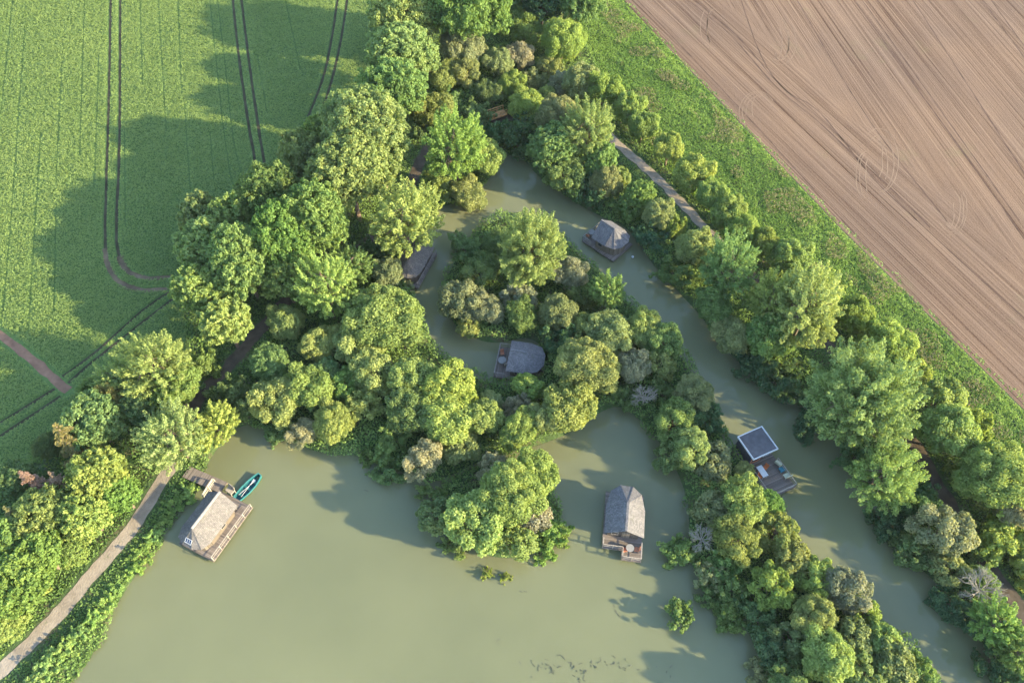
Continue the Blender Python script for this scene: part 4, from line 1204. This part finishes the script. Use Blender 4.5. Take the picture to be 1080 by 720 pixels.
 ('plume', 560, 264, 37, 'p', "tallest pale green feathery tree on the central islet", G6),
 ('plume', 641, 309, 19, 'b', "small bright spiky tree at the central islet's right end", G6),
 ('shrub', 491, 262, 15, 'm', "dark green bush at the central islet's upper left shore", G6),
 ('willow', 508, 287, 20, 'm', "dark grey willow left of the tallest feathery tree", G6),
 ('willow', 487, 317, 22, 's', "sage willow at the central islet's left shore", G6),
 ('willow', 514, 327, 17, 'k', "pinkish grey willow at the central islet's lower left", G6),
 ('willow', 495, 342, 13, 'o', "small olive willow at the islet shore above the dead end", G6, .8),
 ('willow', 549, 333, 20, 'm', "dark willow behind the roof of the cabin beside the central islet", G6, .9),
 ('willow', 548, 312, 15, 'k', "brown topped willow under the tallest feathery tree", G6),
 ('willow', 590, 330, 20, 's', "grey willow in the central islet's middle", G6),
 ('shrub', 592, 354, 18, 'd', "dark bush right behind the cabin beside the central islet", G6),
 ('willow', 617, 347, 17, 'o', "lit olive willow below the small spiky tree", G6),
 ('willow', 600, 287, 17, 'k', "yellowish brown willow right of the tallest feathery tree", G6),
 ('shrub', 612, 308, 15, 'm', "dark bush between the two feathery trees on the central islet", G6),
 ('willow', 527, 258, 16, 'm', "shaded willow at the upper left foot of the tallest feathery tree", G6, .8),
 # open pond islet
 ('willow', 502, 548, 29, 'y', "yellow green knobbly willow on the open pond islet's left half", G7),
 ('willow', 461, 544, 20, 'm', "darker willow at the open pond islet's left end", G7),
 ('willow', 537, 521, 32, 'o', "biggest olive willow on top of the open pond islet", G7),
 ('willow', 562, 500, 22, 'y', "yellowish willow at the open pond islet's upper right", G7),
 ('willow', 520, 494, 16, 'k', "grey half bare willow at the open pond islet's top", G7),
 ('willow', 562, 541, 19, 'k', "pinkish half bare willow at the open pond islet's right side", G7),
 ('willow', 546, 570, 18, 'y', "pale yellow willow at the open pond islet's lower tip", G7),
 ('shrub', 582, 560, 13, 'b', "vivid bush at the right shore of the open pond islet", G7),
 ('shrub', 575, 581, 9, 'b', "small vivid bush below the right shore bush of the open pond islet", G7),
 ('shrub', 592, 568, 8, 'y', "yellowish bushlet at the outermost right of the open pond islet", G7),
 ('shrub', 480, 572, 11, 'm', "low dark bush at the open pond islet's lower left shore", G7),
 ('shrub', 513, 602, 6, 'y', "left one of two sedge tufts standing in water off the islet", G7),
 ('shrub', 533, 606, 6, 'y', "right one of two sedge tufts standing in water off the islet", G7),
 # right spit
 ('willow', 733, 415, 20, 's', "sage willow beside the right channel above the flat roofed cabin", G10),
 ('shrub', 740, 439, 17, 'd', "dark bush at the channel left of the flat roofed cabin", G10),
 ('willow', 712, 443, 21, 'g', "green willow on the pond side right of the leafless one", G10),
 ('willow', 729, 472, 22, 'o', "olive willow behind the flat roofed cabin", G10),
 ('willow', 752, 487, 18, 's', "grey willow at the flat roofed cabin's dark wall", G10, .7),
 ('willow', 708, 478, 16, 'm', "dark willow on the pond side level with the flat roofed cabin", G10),
 ('willow', 783, 530, 26, 'o', "grey olive willow below the flat roofed cabin", G10),
 ('willow', 752, 535, 19, 's', "sage willow left of the grey olive one", G10),
 ('oak', 812, 530, 14, 'b', "bright leafy bush tree at the channel below the sun deck", G10, .5),
 ('willow', 776, 567, 23, 'o', "smooth beige topped willow in the upper spit", G10),
 ('willow', 820, 560, 20, 'o', "olive willow at the channel below the bright leafy one", G10),
 ('dead', 741, 567, 17, 'k', "grey bare twiggy willow on the spit's pond side", G10),
 ('shrub', 718, 580, 16, 'g', "leafy bush at the pond shore left of the bare twiggy willow", G10),
 ('shrub', 766, 598, 14, 'b', "vivid round bush in the dark middle of the spit", G10),
 ('shrub', 746, 605, 14, 's', "grey bush left of the vivid round one", G10),
 ('shrub', 750, 625, 12, 'm', "low sedgy bush at the pond side above the tiny islet", G10),
 ('shrub', 773, 646, 15, 'g', "round sedgy bush with a dark hollow right of the tiny islet", G10),
 ('shrub', 773, 622, 14, 'm', "dark bush above the round sedgy one", G10),
 ('willow', 834, 590, 20, 'o', "olive topped willow in the middle spit at the channel", G10),
 ('willow', 815, 618, 21, 'y', "yellow crowned willow in the middle spit", G10),
 ('willow', 862, 610, 19, 'y', "bright yellow willow at the channel side of the middle spit", G10),
 ('willow', 893, 622, 22, 'k', "brown grey willow at the channel bulge of the spit", G10),
 ('willow', 912, 645, 16, 'y', "small yellow green willow below the channel bulge", G10),
 ('willow', 858, 653, 24, 'o', "olive willow in the lower spit's middle", G10),
 ('willow', 900, 671, 21, 's', "round sage willow in the lower spit", G10),
 ('willow', 933, 676, 19, 'y', "yellowish willow at the lower spit's channel side", G10),
 ('willow', 870, 692, 26, 'y', "large yellow green willow near the bottom edge of the spit", G10),
 ('willow', 945, 698, 22, 'o', "olive willow near the spit's bottom edge", G10),
 ('willow', 972, 708, 16, 'b', "bright green willow at the spit's bottom right corner", G10),
 ('willow', 910, 710, 20, 'o', "olive willow cut by the bottom edge of the spit", G10),
 ('shrub', 800, 652, 15, 'd', "dark bush in the shaded pond side of the lower spit", G10),
 ('shrub', 812, 680, 17, 'd', "dark low bush on the lower spit's shaded shore", G10),
 ('willow', 836, 672, 19, 'm', "shaded willow left of the lower spit's olive one", G10),
 ('shrub', 804, 706, 12, 's', "greyish sedge bush standing at the bottom shore of the spit", G10),
 ('shrub', 832, 708, 17, 'm', "dark bush cut by the bottom edge on the spit's pond side", G10),
 ('willow', 840, 735, 24, 'g', "green willow half below the bottom edge of the spit", G10),
 ('willow', 785, 495, 9, 'o', "slim olive bush squeezed against the flat roofed cabin's corner", G10),
 ('shrub', 718, 646, 14, 'm', "round bush alone on the tiny islet in the open pond", G10),
 # lower left corner
 ('plume', 165, 390, 36, 'p', "big pale billowing tree at the corner of the crop", G3),
 ('plume', 126, 402, 21, 'p', "pale feathery tree in front of the big billowing one", G3),
 ('oak', 102, 412, 14, 'p', "small light tree next to the reddish soil strip", G3),
 ('oak', 186, 412, 24, 'g', "green tree at the foot of the big billowing one", G3),
 ('oak', 121, 424, 15, 'a', "golden yellow tree among green crowns", G3, 1.15),
 ('oak', 103, 449, 30, 'm', "dark green leafy tree below the golden one", G3),
 ('plume', 183, 461, 31, 'p', "light feathery tree above the path's end at the bridge", G3),
 ('plume', 225, 447, 22, 'y', "light narrow tree leaning over the small bay", G3),
 ('oak', 153, 430, 18, 'm', "dark leafy tree between golden tree and light feathery one", G3),
 ('conifer', 78, 468, 20, 'a', "yellow brown dying conifer at the dark crop corner", G3),
 ('conifer', 38, 512, 15, 'r', "withered pinkish conifer at the crop edge", G3),
 ('conifer', 67, 512, 14, 'r', "second withered conifer right of the pinkish one", G3),
 ('oak', 53, 472, 15, 'm', "dark tree in the shade left of the dying conifer", G3, .8),
 ('oak', 17, 508, 19, 'm', "dark tree at the left edge above the withered conifer", G3, .8),
 ('oak', 105, 503, 30, 'y', "yellow green broad tree above the gravel path", G3),
 ('oak', 130, 524, 18, 'b', "bright tree right beside the gravel path's upper end", G3),
 ('oak', 50, 545, 29, 'y', "yellow green tree in the middle of the corner wood", G3),
 ('oak', 92, 545, 25, 'y', "bright yellow green tree hanging over the gravel path", G3),
 ('conifer', 22, 548, 15, 'a', "yellowish conifer at the left edge", G3),
 ('oak', 12, 575, 26, 'b', "green tree cut by the left edge", G3),
 ('oak', 47, 588, 26, 'b', "leafy green tree left of the gravel path's middle", G3),
 ('oak', 76, 583, 17, 'y', "small yellow tree touching the gravel path", G3, .8),
 ('oak', 18, 622, 28, 'b', "vivid green tree at the left edge lower down", G3),
 ('oak', 36, 618, 18, 'y', "sunlit tree left of the gravel path's lower part", G3, .8),
 ('oak', 8, 660, 18, 'y', "yellowish low tree near the lower left corner", G3, .7),
 ('shrub', 18, 655, 10, 'y', "low bright bush at the gravel path near the lower left corner", G3),
 # bank shrubs
 ('shrub', 195, 518, 10, 'v', "first bank shrub beside the plank bridge", G4),
 ('shrub', 181, 531, 9, 'v', "second bank shrub down from the plank bridge", G4),
 ('shrub', 170, 549, 8, 'v', "third bank shrub down from the plank bridge", G4),
 ('shrub', 159, 564, 9, 'v', "fourth bank shrub down from the plank bridge", G4),
 ('shrub', 148, 582, 9, 'v', "fifth bank shrub down from the plank bridge", G4),
 ('shrub', 139, 598, 8, 'v', "sixth bank shrub down from the plank bridge", G4),
 ('shrub', 120, 620, 8, 'v', "seventh bank shrub down, just past the gap", G4),
 ('shrub', 110, 635, 9, 'v', "eighth bank shrub down from the plank bridge", G4),
 ('shrub', 97, 651, 9, 'v', "ninth bank shrub down from the plank bridge", G4),
 ('shrub', 82, 668, 9, 'v', "tenth bank shrub down from the plank bridge", G4),
 ('shrub', 66, 685, 11, 'v', "eleventh bank shrub down, near the bottom edge", G4),
 ('shrub', 52, 700, 11, 'v', "twelfth bank shrub down, near the bottom edge", G4),
 ('shrub', 38, 717, 11, 'v', "last bank shrub, cut by the bottom edge", G4),
]
random.seed(21)
for row in TREES:
    hs = row[7] if len(row) > 7 else 1.0
    if row[6] in (G1, G2, G3) and row[0] in ('oak', 'plume') and len(row) < 8: hs = random.uniform(.95, 1.3) if row[6] != G3 else random.uniform(.85, 1.05)
    if row[6] == G4: hs = .65
    if row[6] in (G8, G9) and row[0] != 'shrub': hs *= 1.18
    plant(row[0], row[1], row[2], row[3], row[4], row[5], row[6], hs, rs=1.13 if row[6] == G9 else 1.0)
# ------------------------------------------------------------------ thin evening air
k = NT("air")
pv = k.n('ShaderNodeVolumePrincipled'); pv.inputs['Color'].default_value = (.82, .90, 1.0, 1); pv.inputs['Density'].default_value = .00006; pv.inputs['Anisotropy'].default_value = .2
k.l(pv.outputs[0], k.out.inputs['Volume'])
mb = MB(); mb.box(-3900, 3900, -3900, 3900, -3.0, 92.0)
tag(mb.build("haze", k.m), "thin pale evening haze over the ponds", kind="stuff")
